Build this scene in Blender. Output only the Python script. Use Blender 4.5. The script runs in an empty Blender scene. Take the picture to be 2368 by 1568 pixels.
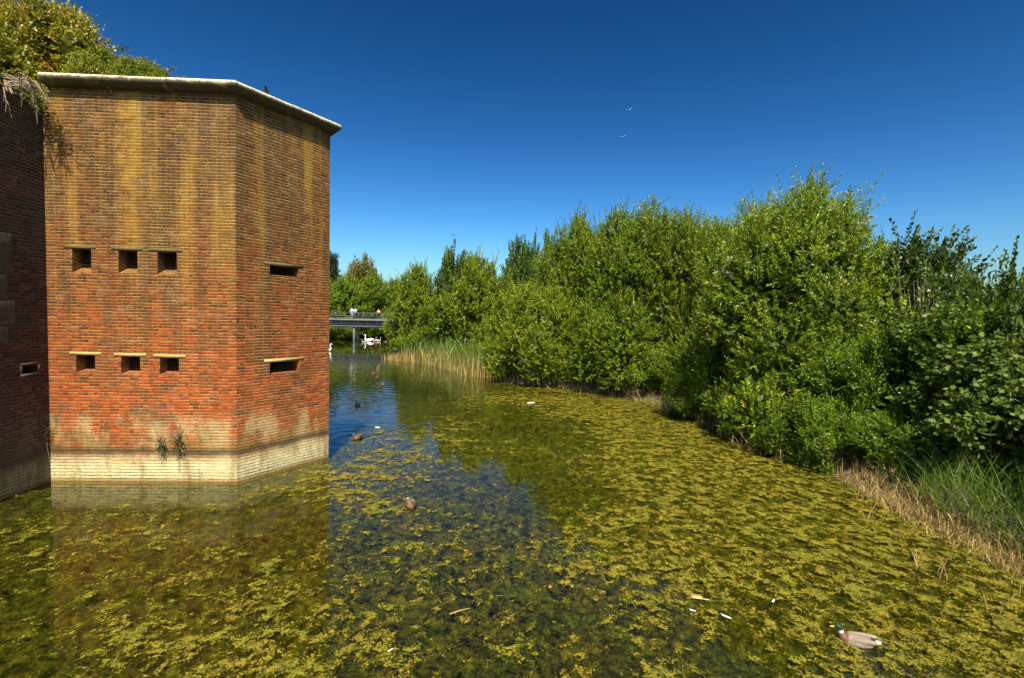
import bpy, bmesh, math, random
import numpy as np
from mathutils import Vector, Matrix

random.seed(7)
S = bpy.context.scene
C = S.collection
R = math.radians

# ------------------------------------------------------------------ camera
F = 1108.0                     # focal length in units of a 2368 px wide picture
CAMZ = 4.28
PITCH, ROLL = math.atan(50 / F), 0.022
fw = Vector((0, math.cos(PITCH), -math.sin(PITCH)))
up0 = Vector((0, math.sin(PITCH), math.cos(PITCH)))
rt0 = Vector((1, 0, 0))
rt = rt0 * math.cos(ROLL) + up0 * math.sin(ROLL)
up = up0 * math.cos(ROLL) - rt0 * math.sin(ROLL)
CAM = Vector((0, 0, CAMZ))

def ray(px, py):
    return fw + rt * ((px - 1184) / F) + up * ((784 - py) / F)
def at_z(px, py, z=0.0):
    d = ray(px, py); return CAM + d * ((z - CAMZ) / d.z)
def at_y(px, py, y):
    d = ray(px, py); return CAM + d * (y / d.y)
def on_plane(px, py, p, n):
    d = ray(px, py); return CAM + d * ((p - CAM).dot(n) / d.dot(n))

cd = bpy.data.cameras.new('camera')
cam = bpy.data.objects.new('camera', cd); C.objects.link(cam)
cd.sensor_width = 36; cd.lens = 36 * F / 2368; cd.clip_start = 0.05; cd.clip_end = 3000
m = Matrix((rt, up, -fw)).transposed().to_4x4(); m.translation = CAM
cam.matrix_world = m
S.camera = cam

# ------------------------------------------------------------------ light
SUN_AZ, SUN_EL = R(176), R(54)
sd = Vector((math.sin(SUN_AZ) * math.cos(SUN_EL), math.cos(SUN_AZ) * math.cos(SUN_EL), math.sin(SUN_EL)))
sl = bpy.data.lights.new('sun', 'SUN'); sl.energy = 5.0; sl.angle = R(0.53); sl.color = (1, 0.93, 0.80)
so = bpy.data.objects.new('sun', sl); C.objects.link(so)
so.rotation_euler = sd.to_track_quat('Z', 'Y').to_euler(); so.location = (0, -20, 40)

W = bpy.data.worlds.new("World"); S.world = W; W.use_nodes = True
wn, wl = W.node_tree.nodes, W.node_tree.links
bg = wn['Background']
sky = wn.new('ShaderNodeTexSky'); sky.sky_type = 'NISHITA'; sky.sun_disc = False
sky.sun_elevation = SUN_EL; sky.sun_rotation = SUN_AZ
sky.altitude = 0; sky.air_density = 1.0; sky.dust_density = 1.6; sky.ozone_density = 3.0
gam = wn.new('ShaderNodeGamma'); gam.inputs['Gamma'].default_value = 2.2
hsv = wn.new('ShaderNodeHueSaturation'); hsv.inputs['Saturation'].default_value = 1.06; hsv.inputs['Hue'].default_value = 0.492
hsv.inputs['Value'].default_value = 0.125
wl.new(sky.outputs['Color'], gam.inputs['Color']); wl.new(gam.outputs['Color'], hsv.inputs['Color'])
wb = wn.new('ShaderNodeMixRGB'); wb.blend_type = 'MULTIPLY'; wb.inputs['Fac'].default_value = 1.0; wb.inputs['Color2'].default_value = (1.12, 1.05, 0.95, 1)
wl.new(hsv.outputs['Color'], wb.inputs['Color1']); wl.new(wb.outputs['Color'], bg.inputs['Color'])
bg.inputs['Strength'].default_value = 0.11

S.view_settings.view_transform = 'Standard'; S.view_settings.look = 'None'
S.view_settings.exposure = 0.8; S.view_settings.gamma = 1.0

# ------------------------------------------------------------------ node helpers
class NT:
    def __init__(s, name):
        s.m = bpy.data.materials.new(name); s.m.use_nodes = True
        s.t = s.m.node_tree; s.n = s.t.nodes; s.l = s.t.links
        s.p = s.n['Principled BSDF']; s.out = s.n['Material Output']
    def new(s, typ, **kw):
        o = s.n.new('ShaderNode' + typ)
        for k, v in kw.items(): setattr(o, k, v)
        return o
    def link(s, a, b): s.l.new(a, b)
    def set(s, node, **kw):
        for k, v in kw.items():
            node.inputs[k.replace('_', ' ')].default_value = v
    def math(s, op, a, b=None, c=None, clamp=False):
        o = s.new('Math', operation=op, use_clamp=clamp)
        for i, v in enumerate((a, b, c)):
            if v is None: continue
            if isinstance(v, (int, float)): o.inputs[i].default_value = v
            else: s.link(v, o.inputs[i])
        return o.outputs[0]
    def mix(s, fac, a, b, blend='MIX'):
        o = s.new('MixRGB', blend_type=blend)
        for i, v in zip(('Fac', 'Color1', 'Color2'), (fac, a, b)):
            if isinstance(v, (int, float)): o.inputs[i].default_value = v
            elif isinstance(v, tuple): o.inputs[i].default_value = (*v, 1) if len(v) == 3 else v
            else: s.link(v, o.inputs[i])
        return o.outputs[0]
    def noise(s, vec, scale, detail=4, rough=0.55, dist=0.0):
        o = s.new('TexNoise'); o.inputs['Scale'].default_value = scale
        o.inputs['Detail'].default_value = detail; o.inputs['Roughness'].default_value = rough
        o.inputs['Distortion'].default_value = dist
        if vec is not None: s.link(vec, o.inputs['Vector'])
        return o.outputs['Fac']
    def ramp(s, fac, stops, interp='LINEAR'):
        o = s.new('ValToRGB'); r = o.color_ramp; r.interpolation = interp
        while len(r.elements) < len(stops): r.elements.new(0.5)
        for e, (p, c) in zip(r.elements, stops):
            e.position = p; e.color = (*c, 1) if isinstance(c, tuple) else (c, c, c, 1)
        s.link(fac, o.inputs['Fac']); return o.outputs['Color']
    def rng(s, v, a, b, c=0.0, d=1.0):
        o = s.new('MapRange'); o.clamp = True
        for i, q in enumerate((a, b, c, d)): o.inputs[i + 1].default_value = q
        s.link(v, o.inputs[0]); return o.outputs[0]
    def bump(s, h, strength=0.5, dist=0.02, normal=None):
        o = s.new('Bump'); o.inputs['Strength'].default_value = strength; o.inputs['Distance'].default_value = dist
        s.link(h, o.inputs['Height'])
        if normal is not None: s.link(normal, o.inputs['Normal'])
        return o.outputs['Normal']
    def scaled(s, vec, sc):
        o = s.new('Mapping'); o.inputs['Scale'].default_value = sc; s.link(vec, o.inputs['Vector']); return o.outputs[0]

def plain(name, col, rough=0.7, metal=0.0, var=0.25, scale=6.0, spec=0.4):
    t = NT(name); tc = t.new('TexCoord')
    n = t.noise(tc.outputs['Object'], scale, 5, 0.6)
    a = tuple(c * (1 - var) for c in col); b = tuple(min(1, c * (1 + var)) for c in col)
    t.link(t.ramp(n, [(0.3, a), (0.7, b)]), t.p.inputs['Base Color'])
    t.set(t.p, Roughness=rough, Metallic=metal); t.p.inputs['Specular IOR Level'].default_value = spec
    return t.m

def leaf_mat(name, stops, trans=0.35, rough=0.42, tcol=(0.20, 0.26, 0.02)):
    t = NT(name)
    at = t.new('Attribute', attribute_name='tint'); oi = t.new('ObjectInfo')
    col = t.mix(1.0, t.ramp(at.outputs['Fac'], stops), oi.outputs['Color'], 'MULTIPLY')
    t.link(col, t.p.inputs['Base Color']); t.set(t.p, Roughness=rough)
    t.p.inputs['Specular IOR Level'].default_value = 0.35
    tr = t.new('BsdfTranslucent'); t.link(t.mix(0.5, col, tcol), tr.inputs['Color'])
    mx = t.new('MixShader'); mx.inputs['Fac'].default_value = trans
    t.link(t.p.outputs[0], mx.inputs[1]); t.link(tr.outputs[0], mx.inputs[2]); t.link(mx.outputs[0], t.out.inputs['Surface'])
    return t.m

def brick_mat(name, kind):
    t = NT(name)
    uv = t.new('UVMap', uv_map='UVMap'); geo = t.new('NewGeometry'); pos = geo.outputs['Position']
    sx = t.new('SeparateXYZ'); t.link(pos, sx.inputs[0]); z = sx.outputs['Z']
    su = t.new('SeparateXYZ'); t.link(uv.outputs[0], su.inputs[0]); u = su.outputs['X']
    # slightly wavy courses
    nz = t.new('TexNoise'); nz.inputs['Scale'].default_value = 3.0; nz.inputs['Detail'].default_value = 3
    t.link(uv.outputs[0], nz.inputs['Vector'])
    off = t.new('VectorMath', operation='SUBTRACT'); t.link(nz.outputs['Color'], off.inputs[0]); off.inputs[1].default_value = (0.5, 0.5, 0.5)
    sc = t.new('VectorMath', operation='SCALE'); t.link(off.outputs[0], sc.inputs[0]); sc.inputs['Scale'].default_value = 0.035
    ad = t.new('VectorMath', operation='ADD'); t.link(uv.outputs[0], ad.inputs[0]); t.link(sc.outputs[0], ad.inputs[1])
    br = t.new('TexBrick', offset=0.25, offset_frequency=2, squash=0.5, squash_frequency=2)
    t.link(ad.outputs[0], br.inputs['Vector'])
    t.set(br, Scale=1.0, Brick_Width=0.238, Row_Height=0.0765, Mortar_Size=0.006, Mortar_Smooth=0.3, Bias=0.0)
    br.inputs['Color1'].default_value = (0, 0, 0, 1); br.inputs['Color2'].default_value = (1, 1, 1, 1); br.inputs['Mortar'].default_value = (0.5, 0.5, 0.5, 1)
    tint = br.outputs['Color']; sv = t.new('SeparateXYZ'); t.link(ad.outputs[0], sv.inputs[0])
    bed = t.math('MULTIPLY', t.rng(t.math('PINGPONG', sv.outputs['Y'], 0.0765 / 2), 0.0160, 0.0080), 1.0)
    mort = t.math('MAXIMUM', t.math('MULTIPLY', br.outputs['Fac'], 0.8), t.math('MULTIPLY', bed, t.rng(t.noise(uv.outputs[0], 5.0, 4, 0.6), 0.30, 0.62, 0.25, 0.95)))
    big = t.noise(uv.outputs[0], 0.9, 5, 0.6); mid = t.noise(uv.outputs[0], 3.5, 5, 0.65); fine = t.noise(uv.outputs[0], 22, 4, 0.7)
    streak = t.noise(t.scaled(uv.outputs[0], (1.6, 0.12, 1)), 1.0, 5, 0.6)
    zn = t.math('ADD', z, t.math('MULTIPLY', t.math('SUBTRACT', mid, 0.5), 1.5))
    if kind == 'tower':
        red = t.ramp(tint, [(0.0, (0.07, 0.026, 0.010)), (0.15, (0.16, 0.036, 0.008)), (0.6, (0.29, 0.047, 0.009)), (1.0, (0.40, 0.085, 0.013))])
        brown = t.ramp(tint, [(0.0, (0.026, 0.013, 0.004)), (0.2, (0.062, 0.024, 0.005)), (0.7, (0.112, 0.041, 0.007)), (1.0, (0.17, 0.066, 0.011))])
        hi = t.rng(t.math('ADD', zn, t.math('MULTIPLY', t.math('SUBTRACT', big, 0.5), 3.5)), 2.2, 7.0)
        col = t.mix(hi, red, brown)
        # sooty bricks scattered in the lower courses
        soot = t.math('MULTIPLY', t.rng(big, 0.50, 0.62), t.rng(zn, 4.4, 3.0))
        col = t.mix(t.math('MULTIPLY', soot, 0.6), col, (0.07, 0.04, 0.016))
        # yellow lichen runs and dark damp runs down from the coping
        ly = t.math('MULTIPLY', t.rng(streak, 0.50, 0.60), t.rng(zn, 4.0, 7.0))
        col = t.mix(t.math('MULTIPLY', ly, 0.75), col, (0.24, 0.125, 0.010))
        st2 = t.noise(t.scaled(uv.outputs[0], (2.3, 0.16, 1)), 1.0, 5, 0.6)
        dk = t.math('MULTIPLY', t.rng(st2, 0.48, 0.60), t.rng(zn, 2.6, 4.2))
        col = t.mix(t.math('MULTIPLY', dk, 0.7), col, (0.055, 0.030, 0.012))
        gr = t.math('MULTIPLY', t.rng(t.math('ABSOLUTE', t.math('SUBTRACT', t.math('ADD', u, t.math('MULTIPLY', t.math('SUBTRACT', mid, 0.5), 0.5)), 2.0)), 0.42, 0.08), t.math('MULTIPLY', t.rng(zn, 4.8, 7.4), t.rng(mid, 0.34, 0.58)))
        col = t.mix(t.math('MULTIPLY', gr, 0.75), col, (0.29, 0.16, 0.012))
        for du, dz in ((3.05, 8.0), (1.45, 6.9), (2.75, 6.3)):
            bl = t.math('MULTIPLY', t.rng(t.math('ABSOLUTE', t.math('SUBTRACT', t.math('ADD', u, t.math('MULTIPLY', t.math('SUBTRACT', mid, 0.5), 0.8)), du)), 0.45, 0.10), t.rng(t.math('ABSOLUTE', t.math('SUBTRACT', zn, dz)), 1.1, 0.3))
            col = t.mix(t.math('MULTIPLY', bl, 0.6), col, (0.035, 0.018, 0.008))
        mcol = t.ramp(t.math('ADD', t.math('MULTIPLY', mid, 0.5), t.math('MULTIPLY', streak, 0.5)), [(0.36, (0.13, 0.070, 0.018)), (0.64, (0.50, 0.335, 0.095))])
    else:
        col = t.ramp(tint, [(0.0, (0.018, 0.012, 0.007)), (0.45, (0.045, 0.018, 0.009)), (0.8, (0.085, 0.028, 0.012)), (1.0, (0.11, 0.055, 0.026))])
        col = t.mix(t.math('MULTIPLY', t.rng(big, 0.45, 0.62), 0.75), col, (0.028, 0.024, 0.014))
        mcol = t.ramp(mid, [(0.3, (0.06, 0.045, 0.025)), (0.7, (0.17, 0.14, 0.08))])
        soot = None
    col = t.mix(t.math('MULTIPLY', t.math('SUBTRACT', fine, 0.5), 0.9, clamp=True), col, (0.5, 0.30, 0.14))
    mk = t.math('MULTIPLY', mort, t.rng(fine, 0.25, 0.55))
    col = t.mix(t.math('MULTIPLY', mk, 0.88), col, mcol)
    pit = t.math('MULTIPLY', t.rng(t.noise(uv.outputs[0], 7.5, 5, 0.7), 0.615, 0.66), 0.85)
    col = t.mix(pit, col, (0.022, 0.013, 0.006))
    patch = t.math('MULTIPLY', t.rng(t.noise(t.scaled(uv.outputs[0], (1, 1.6, 1)), 1.9, 5, 0.65), 0.53, 0.62), t.rng(fine, 0.30, 0.60))
    col = t.mix(t.math('MULTIPLY', patch, 0.22), col, (0.42, 0.27, 0.13) if kind == 'tower' else (0.12, 0.10, 0.06))
    # salts above the waterline, black tide mark, pale limy foot
    zs = t.math('ADD', z, t.math('MULTIPLY', t.math('SUBTRACT', mid, 0.5), 0.9))
    salt = t.math('MULTIPLY', t.math('MULTIPLY', t.rng(zs, 1.75, 1.35), t.rng(t.noise(t.scaled(uv.outputs[0], (1.3, 0.5, 1)), 1.0, 6, 0.65), 0.46, 0.58)), t.rng(fine, 0.25, 0.5))
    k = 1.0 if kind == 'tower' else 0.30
    col = t.mix(t.math('MULTIPLY', salt, 0.6), col, (0.52 * k, 0.44 * k, 0.20 * k))
    moss = t.math('MULTIPLY', t.rng(zs, 1.55, 0.95), t.rng(big, 0.40, 0.58))
    col = t.mix(t.math('MULTIPLY', moss, 0.55), col, (0.17 * k, 0.115 * k, 0.028 * k))
    zw = t.math('ADD', z, t.math('MULTIPLY', t.math('SUBTRACT', big, 0.5), 0.22))
    foot = t.rng(zw, 0.80, 0.38)
    fcol = t.mix(t.math('MULTIPLY', mort, 0.35), t.ramp(t.math('ADD', t.math('MULTIPLY', fine, 0.5), t.math('MULTIPLY', mid, 0.5)), [(0.36, (0.26 * k, 0.20 * k, 0.075 * k)), (0.56, (0.66 * k, 0.58 * k, 0.30 * k))]), (0.24 * k, 0.18 * k, 0.07 * k))
    fcol = t.mix(t.math('MULTIPLY', t.rng(t.noise(t.scaled(uv.outputs[0], (2.6, 0.5, 1)), 1.0, 6, 0.7), 0.50, 0.62), 0.6), fcol, (0.16 * k, 0.12 * k, 0.04 * k))
    col = t.mix(foot, col, fcol)
    tide = t.math('MULTIPLY', t.rng(zw, 0.62, 0.74), t.rng(zw, 0.92, 0.78))
    col = t.mix(t.math('MULTIPLY', tide, 0.8), col, (0.045, 0.035, 0.016))
    chip = t.math('MULTIPLY', t.rng(z, 0.42, 0.10), t.rng(mid, 0.44, 0.54))
    wet = t.math('MULTIPLY', chip, t.math('SUBTRACT', 1.0, t.math('MULTIPLY', mort, -0.2)))
    col = t.mix(t.math('MULTIPLY', wet, t.math('ADD', t.math('MULTIPLY', mort, 0.8), 0.15), clamp=True), col, (0.03, 0.024, 0.012))
    low = t.rng(z, 0.11, 0.06)
    col = t.mix(t.math('MULTIPLY', low, 0.7), col, (0.20 * k, 0.11 * k, 0.025 * k))
    t.link(col, t.p.inputs['Base Color']); t.set(t.p, Roughness=0.9); t.p.inputs['Specular IOR Level'].default_value = 0.2
    h = t.math('ADD', t.math('MULTIPLY', mort, -1.0), t.math('ADD', t.math('MULTIPLY', fine, 0.7), t.math('MULTIPLY', tint, 0.55)))
    t.link(t.bump(h, 0.9, 0.014), t.p.inputs['Normal'])
    return t.m

def stone_mat(name, a, b, grime, gz0, gz1, moss=None):
    t = NT(name); geo = t.new('NewGeometry'); pos = geo.outputs['Position']
    sx = t.new('SeparateXYZ'); t.link(pos, sx.inputs[0])
    n1 = t.noise(pos, 3.0, 6, 0.65); n2 = t.noise(pos, 14, 5, 0.7)
    col = t.ramp(n2, [(0.3, a), (0.7, b)])
    zz = t.math('ADD', sx.outputs['Z'], t.math('ADD', t.math('MULTIPLY', t.math('SUBTRACT', n1, 0.5), 0.16), t.math('MULTIPLY', t.math('SUBTRACT', n2, 0.5), 0.10)))
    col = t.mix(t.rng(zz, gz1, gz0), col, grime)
    if moss:
        col = t.mix(t.math('MULTIPLY', t.rng(n1, 0.55, 0.7), 0.7), col, moss)
    t.link(col, t.p.inputs['Base Color']); t.set(t.p, Roughness=0.88); t.p.inputs['Specular IOR Level'].default_value = 0.25
    t.link(t.bump(n2, 0.5, 0.02), t.p.inputs['Normal'])
    return t.m

def vcol_mat(name, rough=0.6, spec=0.4):
    t = NT(name); at = t.new('Attribute', attribute_name='col'); tc = t.new('TexCoord')
    n = t.noise(t.scaled(tc.outputs['Object'], (30, 60, 40)), 1.0, 4, 0.6)
    t.link(t.mix(0.35, at.outputs['Color'], t.ramp(n, [(0.3, (0.35,) * 3), (0.7, (1.4,) * 3)]), 'MULTIPLY'), t.p.inputs['Base Color'])
    t.set(t.p, Roughness=rough); t.p.inputs['Specular IOR Level'].default_value = spec
    return t.m

M = {}
M['brick'] = brick_mat('weathered_red_brick', 'tower')
M['brick_dark'] = brick_mat('darker_wall_brick', 'wall')  # same brick recipe in darker tones, pale foot and salts toned down
M['willow'] = leaf_mat('willow_leaf', [(0.0, (0.045, 0.075, 0.005)), (0.45, (0.130, 0.200, 0.007)), (0.8, (0.285, 0.365, 0.015)), (0.97, (0.40, 0.38, 0.03)), (1.0, (0.45, 0.26, 0.02))])
M['elm'] = leaf_mat('elm_leaf', [(0.0, (0.018, 0.034, 0.005)), (0.6, (0.045, 0.075, 0.009)), (1.0, (0.10, 0.14, 0.016))], trans=0.2)
M['sycamore'] = leaf_mat('sycamore_leaf', [(0.0, (0.03, 0.06, 0.006)), (0.6, (0.09, 0.145, 0.013)), (1.0, (0.19, 0.25, 0.025))], trans=0.25, rough=0.65)
M['oak'] = leaf_mat('oak_leaf', [(0.0, (0.06, 0.06, 0.006)), (0.6, (0.20, 0.17, 0.016)), (1.0, (0.34, 0.26, 0.03))], trans=0.25)
M['pine'] = leaf_mat('pine_needle', [(0.0, (0.010, 0.022, 0.006)), (1.0, (0.04, 0.06, 0.012))], trans=0.1)
M['bramble'] = leaf_mat('bramble_leaf', [(0.0, (0.05, 0.07, 0.006)), (0.5, (0.19, 0.20, 0.014)), (0.8, (0.36, 0.28, 0.025)), (1.0, (0.45, 0.20, 0.02))], trans=0.3)
M['reed'] = leaf_mat('reed_blade', [(0.0, (0.04, 0.09, 0.012)), (0.6, (0.10, 0.18, 0.02)), (1.0, (0.22, 0.24, 0.04))], trans=0.3)
M['dry_reed'] = leaf_mat('dry_reed_stem', [(0.0, (0.13, 0.085, 0.028)), (0.6, (0.32, 0.22, 0.07)), (1.0, (0.50, 0.40, 0.13))], trans=0.15, tcol=(0.4, 0.25, 0.1))
M['bark'] = plain('bark', (0.10, 0.075, 0.045), 0.9, 0, 0.5, 9)
M['dead_wood'] = plain('dead_stem', (0.27, 0.20, 0.125), 0.85, 0, 0.35, 9)
M['soil'] = plain('soil', (0.07, 0.05, 0.025), 0.95, 0, 0.5, 2)
M['iron'] = plain('rusty_iron', (0.10, 0.06, 0.035), 0.7, 0.4, 0.4, 20)
M['steel'] = plain('painted_grey_steel', (0.10, 0.105, 0.10), 0.7, 0.0, 0.25, 1.2)
M['steel_dark'] = plain('dark_grey_steel', (0.03, 0.032, 0.034), 0.6, 0.0, 0.3, 1.2)
M['steel_blue'] = plain('blue_grey_girder_paint', (0.035, 0.045, 0.048), 0.7, 0.0, 0.3, 1.0)
M['deck'] = plain('weathered_deck_boards', (0.20, 0.165, 0.12), 0.85, 0, 0.25, 3)
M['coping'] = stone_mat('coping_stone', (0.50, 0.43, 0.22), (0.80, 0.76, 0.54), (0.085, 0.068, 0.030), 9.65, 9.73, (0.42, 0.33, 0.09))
M['lintel'] = stone_mat('lintel_stone', (0.085, 0.060, 0.022), (0.15, 0.11, 0.038), (0.2, 0.17, 0.08), -3, -2, (0.20, 0.17, 0.05))
M['lintel_yellow'] = stone_mat('sandy_lintel_stone', (0.33, 0.23, 0.06), (0.50, 0.37, 0.12), (0.2, 0.17, 0.08), -3, -2)
M['block'] = stone_mat('granite_block', (0.05, 0.046, 0.026), (0.10, 0.092, 0.055), (0.1, 0.1, 0.06), -3, -2, (0.14, 0.13, 0.06))
M['feather'] = vcol_mat('plumage', 0.65)
M['bill_orange'] = plain('orange_bill', (0.55, 0.19, 0.03), 0.45, 0, 0.1)
M['bill_yellow'] = plain('olive_yellow_bill', (0.48, 0.36, 0.05), 0.45, 0, 0.1)
M['bill_dark'] = plain('dark_bill', (0.05, 0.045, 0.04), 0.45, 0, 0.1)
M['white'] = plain('white_plastic', (0.82, 0.82, 0.78), 0.5, 0, 0.06)
M['orange'] = plain('orange_brick_bit', (0.52, 0.14, 0.03), 0.8, 0, 0.3, 20)
M['card'] = plain('brown_wet_card', (0.40, 0.27, 0.10), 0.8, 0, 0.25, 10)
M['skin'] = plain('skin', (0.55, 0.32, 0.22), 0.55, 0, 0.08)
M['hair'] = plain('brown_hair', (0.10, 0.055, 0.03), 0.6, 0, 0.3, 30)
M['blue_cloth'] = plain('light_blue_cotton', (0.42, 0.50, 0.68), 0.85, 0, 0.1, 8)
M['white_cloth'] = plain('white_cotton', (0.78, 0.80, 0.85), 0.85, 0, 0.06, 8)
M['dark_cloth'] = plain('dark_trouser_cloth', (0.045, 0.035, 0.03), 0.9, 0, 0.2, 8)
M['grey_cloth'] = plain('grey_trouser_cloth', (0.28, 0.32, 0.36), 0.9, 0, 0.15, 8)
M['yellow_cloth'] = plain('yellow_cotton', (0.78, 0.58, 0.08), 0.85, 0, 0.1, 8)
M['shoe'] = plain('dark_shoe', (0.05, 0.04, 0.035), 0.6, 0, 0.1)

# ------------------------------------------------------------------ object helpers
def tag(o, label=None, cat=None, group=None, kind=None):
    if label: o['label'] = label
    if cat: o['category'] = cat
    if group: o['group'] = group
    if kind: o['kind'] = kind
    return o
def empty(name, loc=(0, 0, 0), rz=0.0, label=None, cat=None, group=None):
    o = bpy.data.objects.new(name, None); C.objects.link(o); o.location = loc; o.rotation_euler = (0, 0, rz)
    return tag(o, label, cat, group)
def mesh_np(name, V, faces, mats, parent=None, tint=None, col=None, smooth=False, uv=None):
    """V (n,3); faces: (m,k) int array of equal-sized faces, or list of such arrays."""
    me = bpy.data.meshes.new(name)
    if not isinstance(faces, list): faces = [faces]
    V = np.asarray(V, np.float32)
    me.vertices.add(len(V)); me.vertices.foreach_set('co', V.ravel())
    li = np.concatenate([f.ravel() for f in faces]).astype(np.int32)
    tot = np.concatenate([np.full(len(f), f.shape[1], np.int32) for f in faces])
    st = np.concatenate([[0], np.cumsum(tot)[:-1]]).astype(np.int32)
    me.loops.add(len(li)); me.loops.foreach_set('vertex_index', li)
    me.polygons.add(len(tot)); me.polygons.foreach_set('loop_start', st); me.polygons.foreach_set('loop_total', tot)
    if smooth: me.polygons.foreach_set('use_smooth', np.ones(len(tot), bool))
    me.update(calc_edges=True)
    if tint is not None:
        a = me.attributes.new('tint', 'FLOAT', 'POINT'); a.data.foreach_set('value', np.asarray(tint, np.float32))
    if col is not None:
        a = me.attributes.new('col', 'FLOAT_COLOR', 'POINT')
        cc = np.ones((len(V), 4), np.float32); cc[:, :3] = col; a.data.foreach_set('color', cc.ravel())
    if uv is not None:
        u = me.uv_layers.new(name='UVMap'); u.data.foreach_set('uv', np.asarray(uv, np.float32)[li].ravel())
    me.materials.append(mats)
    o = bpy.data.objects.new(name, me); C.objects.link(o)
    if parent is not None: o.parent = parent
    return o
class MB:
    """collects boxes, tubes and lofts; builds ONE mesh object"""
    def __init__(s): s.v = []; s.f4 = []; s.f3 = []; s.n = 0; s.c = []; s.ng = []
    def add(s, V, Q, col=None):
        V = np.asarray(V, float); Q = np.asarray(Q, int)
        s.v.append(V); (s.f4 if Q.shape[1] == 4 else s.f3).append(Q + s.n)
        s.c.append(np.tile(np.array(col if col is not None else (1, 1, 1), float), (len(V), 1)) if np.ndim(col) < 2 else np.asarray(col)); s.n += len(V)
    def box(s, x0, x1, y0, y1, z0, z1, mat=None):
        V = [(x, y, z) for z in (z0, z1) for (x, y) in ((x0, y0), (x1, y0), (x1, y1), (x0, y1))]
        if mat is not None: V = [tuple(mat @ Vector(p)) for p in V]
        s.add(V, [(3, 2, 1, 0), (4, 5, 6, 7), (0, 1, 5, 4), (1, 2, 6, 5), (2, 3, 7, 6), (3, 0, 4, 7)])
    def tube(s, P, rad, n=6, cap=True):
        P = np.asarray(P, float); k = len(P); rad = np.broadcast_to(np.asarray(rad, float), (k,))
        T = np.gradient(P, axis=0); T /= np.linalg.norm(T, axis=1, keepdims=True) + 1e-9
        ref = np.array([0, 0, 1.0]) if abs(T[0, 2]) < 0.8 else np.array([1.0, 0, 0])
        A = np.cross(T, ref); A /= np.linalg.norm(A, axis=1, keepdims=True) + 1e-9; B = np.cross(T, A)
        an = np.arange(n) * 2 * np.pi / n
        V = P[:, None] + rad[:, None, None] * (np.cos(an)[None, :, None] * A[:, None] + np.sin(an)[None, :, None] * B[:, None])
        i = np.arange(k - 1)[:, None] * n; j = np.arange(n)[None]; j2 = (j + 1) % n
        Q = np.stack([i + j, i + j2, i + n + j2, i + n + j], -1).reshape(-1, 4)
        s.add(V.reshape(-1, 3), Q)
        if cap and n >= 3:
            for e, ring in ((0, 0), (1, (k - 1) * n)):
                base = s.n - k * n + ring
                c = len(s.v); s.v.append(P[-1 if e else 0][None]); s.c.append(np.ones((1, 3))); ci = s.n; s.n += 1
                s.f3.append(np.array([[ci, base + q, base + (q + 1) % n] if e else [ci, base + (q + 1) % n, base + q] for q in range(n)]))
    def loft(s, rings, n=14, cols=None):
        """rings: (x, z, half width y, half height) along a path in the xz plane"""
        P = np.array([(r[0], 0, r[1]) for r in rings], float); k = len(P)
        T = np.gradient(P, axis=0); T /= np.linalg.norm(T, axis=1, keepdims=True) + 1e-9
        N = np.stack([-T[:, 2], 0 * T[:, 0], T[:, 0]], 1); an = np.arange(n) * 2 * np.pi / n
        wy = np.array([r[2] for r in rings]); wz = np.array([r[3] for r in rings])
        V = P[:, None] + np.cos(an)[None, :, None] * wy[:, None, None] * np.array([0, 1.0, 0]) + np.sin(an)[None, :, None] * wz[:, None, None] * N[:, None]
        i = np.arange(k - 1)[:, None] * n; j = np.arange(n)[None]; j2 = (j + 1) % n
        Q = np.stack([i + j, i + j2, i + n + j2, i + n + j], -1).reshape(-1, 4)
        col = np.repeat(np.array(cols, float), n, axis=0) if cols is not None else None
        if col is None: s.add(V.reshape(-1, 3), Q)
        else:
            s.v.append(V.reshape(-1, 3)); s.f4.append(Q + s.n); s.c.append(col); s.n += k * n
    def build(s, name, mat, parent=None, smooth=False, col=False, uv=None):
        fs = [np.concatenate(a) for a in (s.f4, s.f3) if a]
        return mesh_np(name, np.concatenate(s.v), fs, mat, parent, col=np.concatenate(s.c) if col else None, smooth=smooth, uv=uv)
def copy_tree(o, parent=None):
    c = o.copy(); C.objects.link(c)
    if parent is not None: c.parent = parent
    for ch in list(o.children): copy_tree(ch, c)
    return c

# ------------------------------------------------------------------ numpy noise
def h2(ix, iy, seed):
    h = (ix.astype(np.int64) * 374761393 + iy.astype(np.int64) * 668265263 + seed * 974634737) & 0xffffffff
    h = ((h ^ (h >> 13)) * 1274126177) & 0xffffffff
    return ((h ^ (h >> 16)) & 0xffffff) / float(0xffffff)
def vn(x, y, seed=0):
    ix, iy = np.floor(x), np.floor(y); fx, fy = x - ix, y - iy
    fx = fx * fx * (3 - 2 * fx); fy = fy * fy * (3 - 2 * fy)
    ix = ix.astype(np.int64); iy = iy.astype(np.int64)
    a = h2(ix, iy, seed); b = h2(ix + 1, iy, seed); c = h2(ix, iy + 1, seed); d = h2(ix + 1, iy + 1, seed)
    return (a + (b - a) * fx) * (1 - fy) + (c + (d - c) * fx) * fy
def fbm(x, y, scale, octs=4, seed=0, gain=0.5):
    r = 0; a = 1; t = 0
    for o in range(octs):
        r = r + a * vn(x / scale * 2 ** o + 17.3 * o, y / scale * 2 ** o - 9.1 * o, seed + o); t += a; a *= gain
    return r / t

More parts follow.
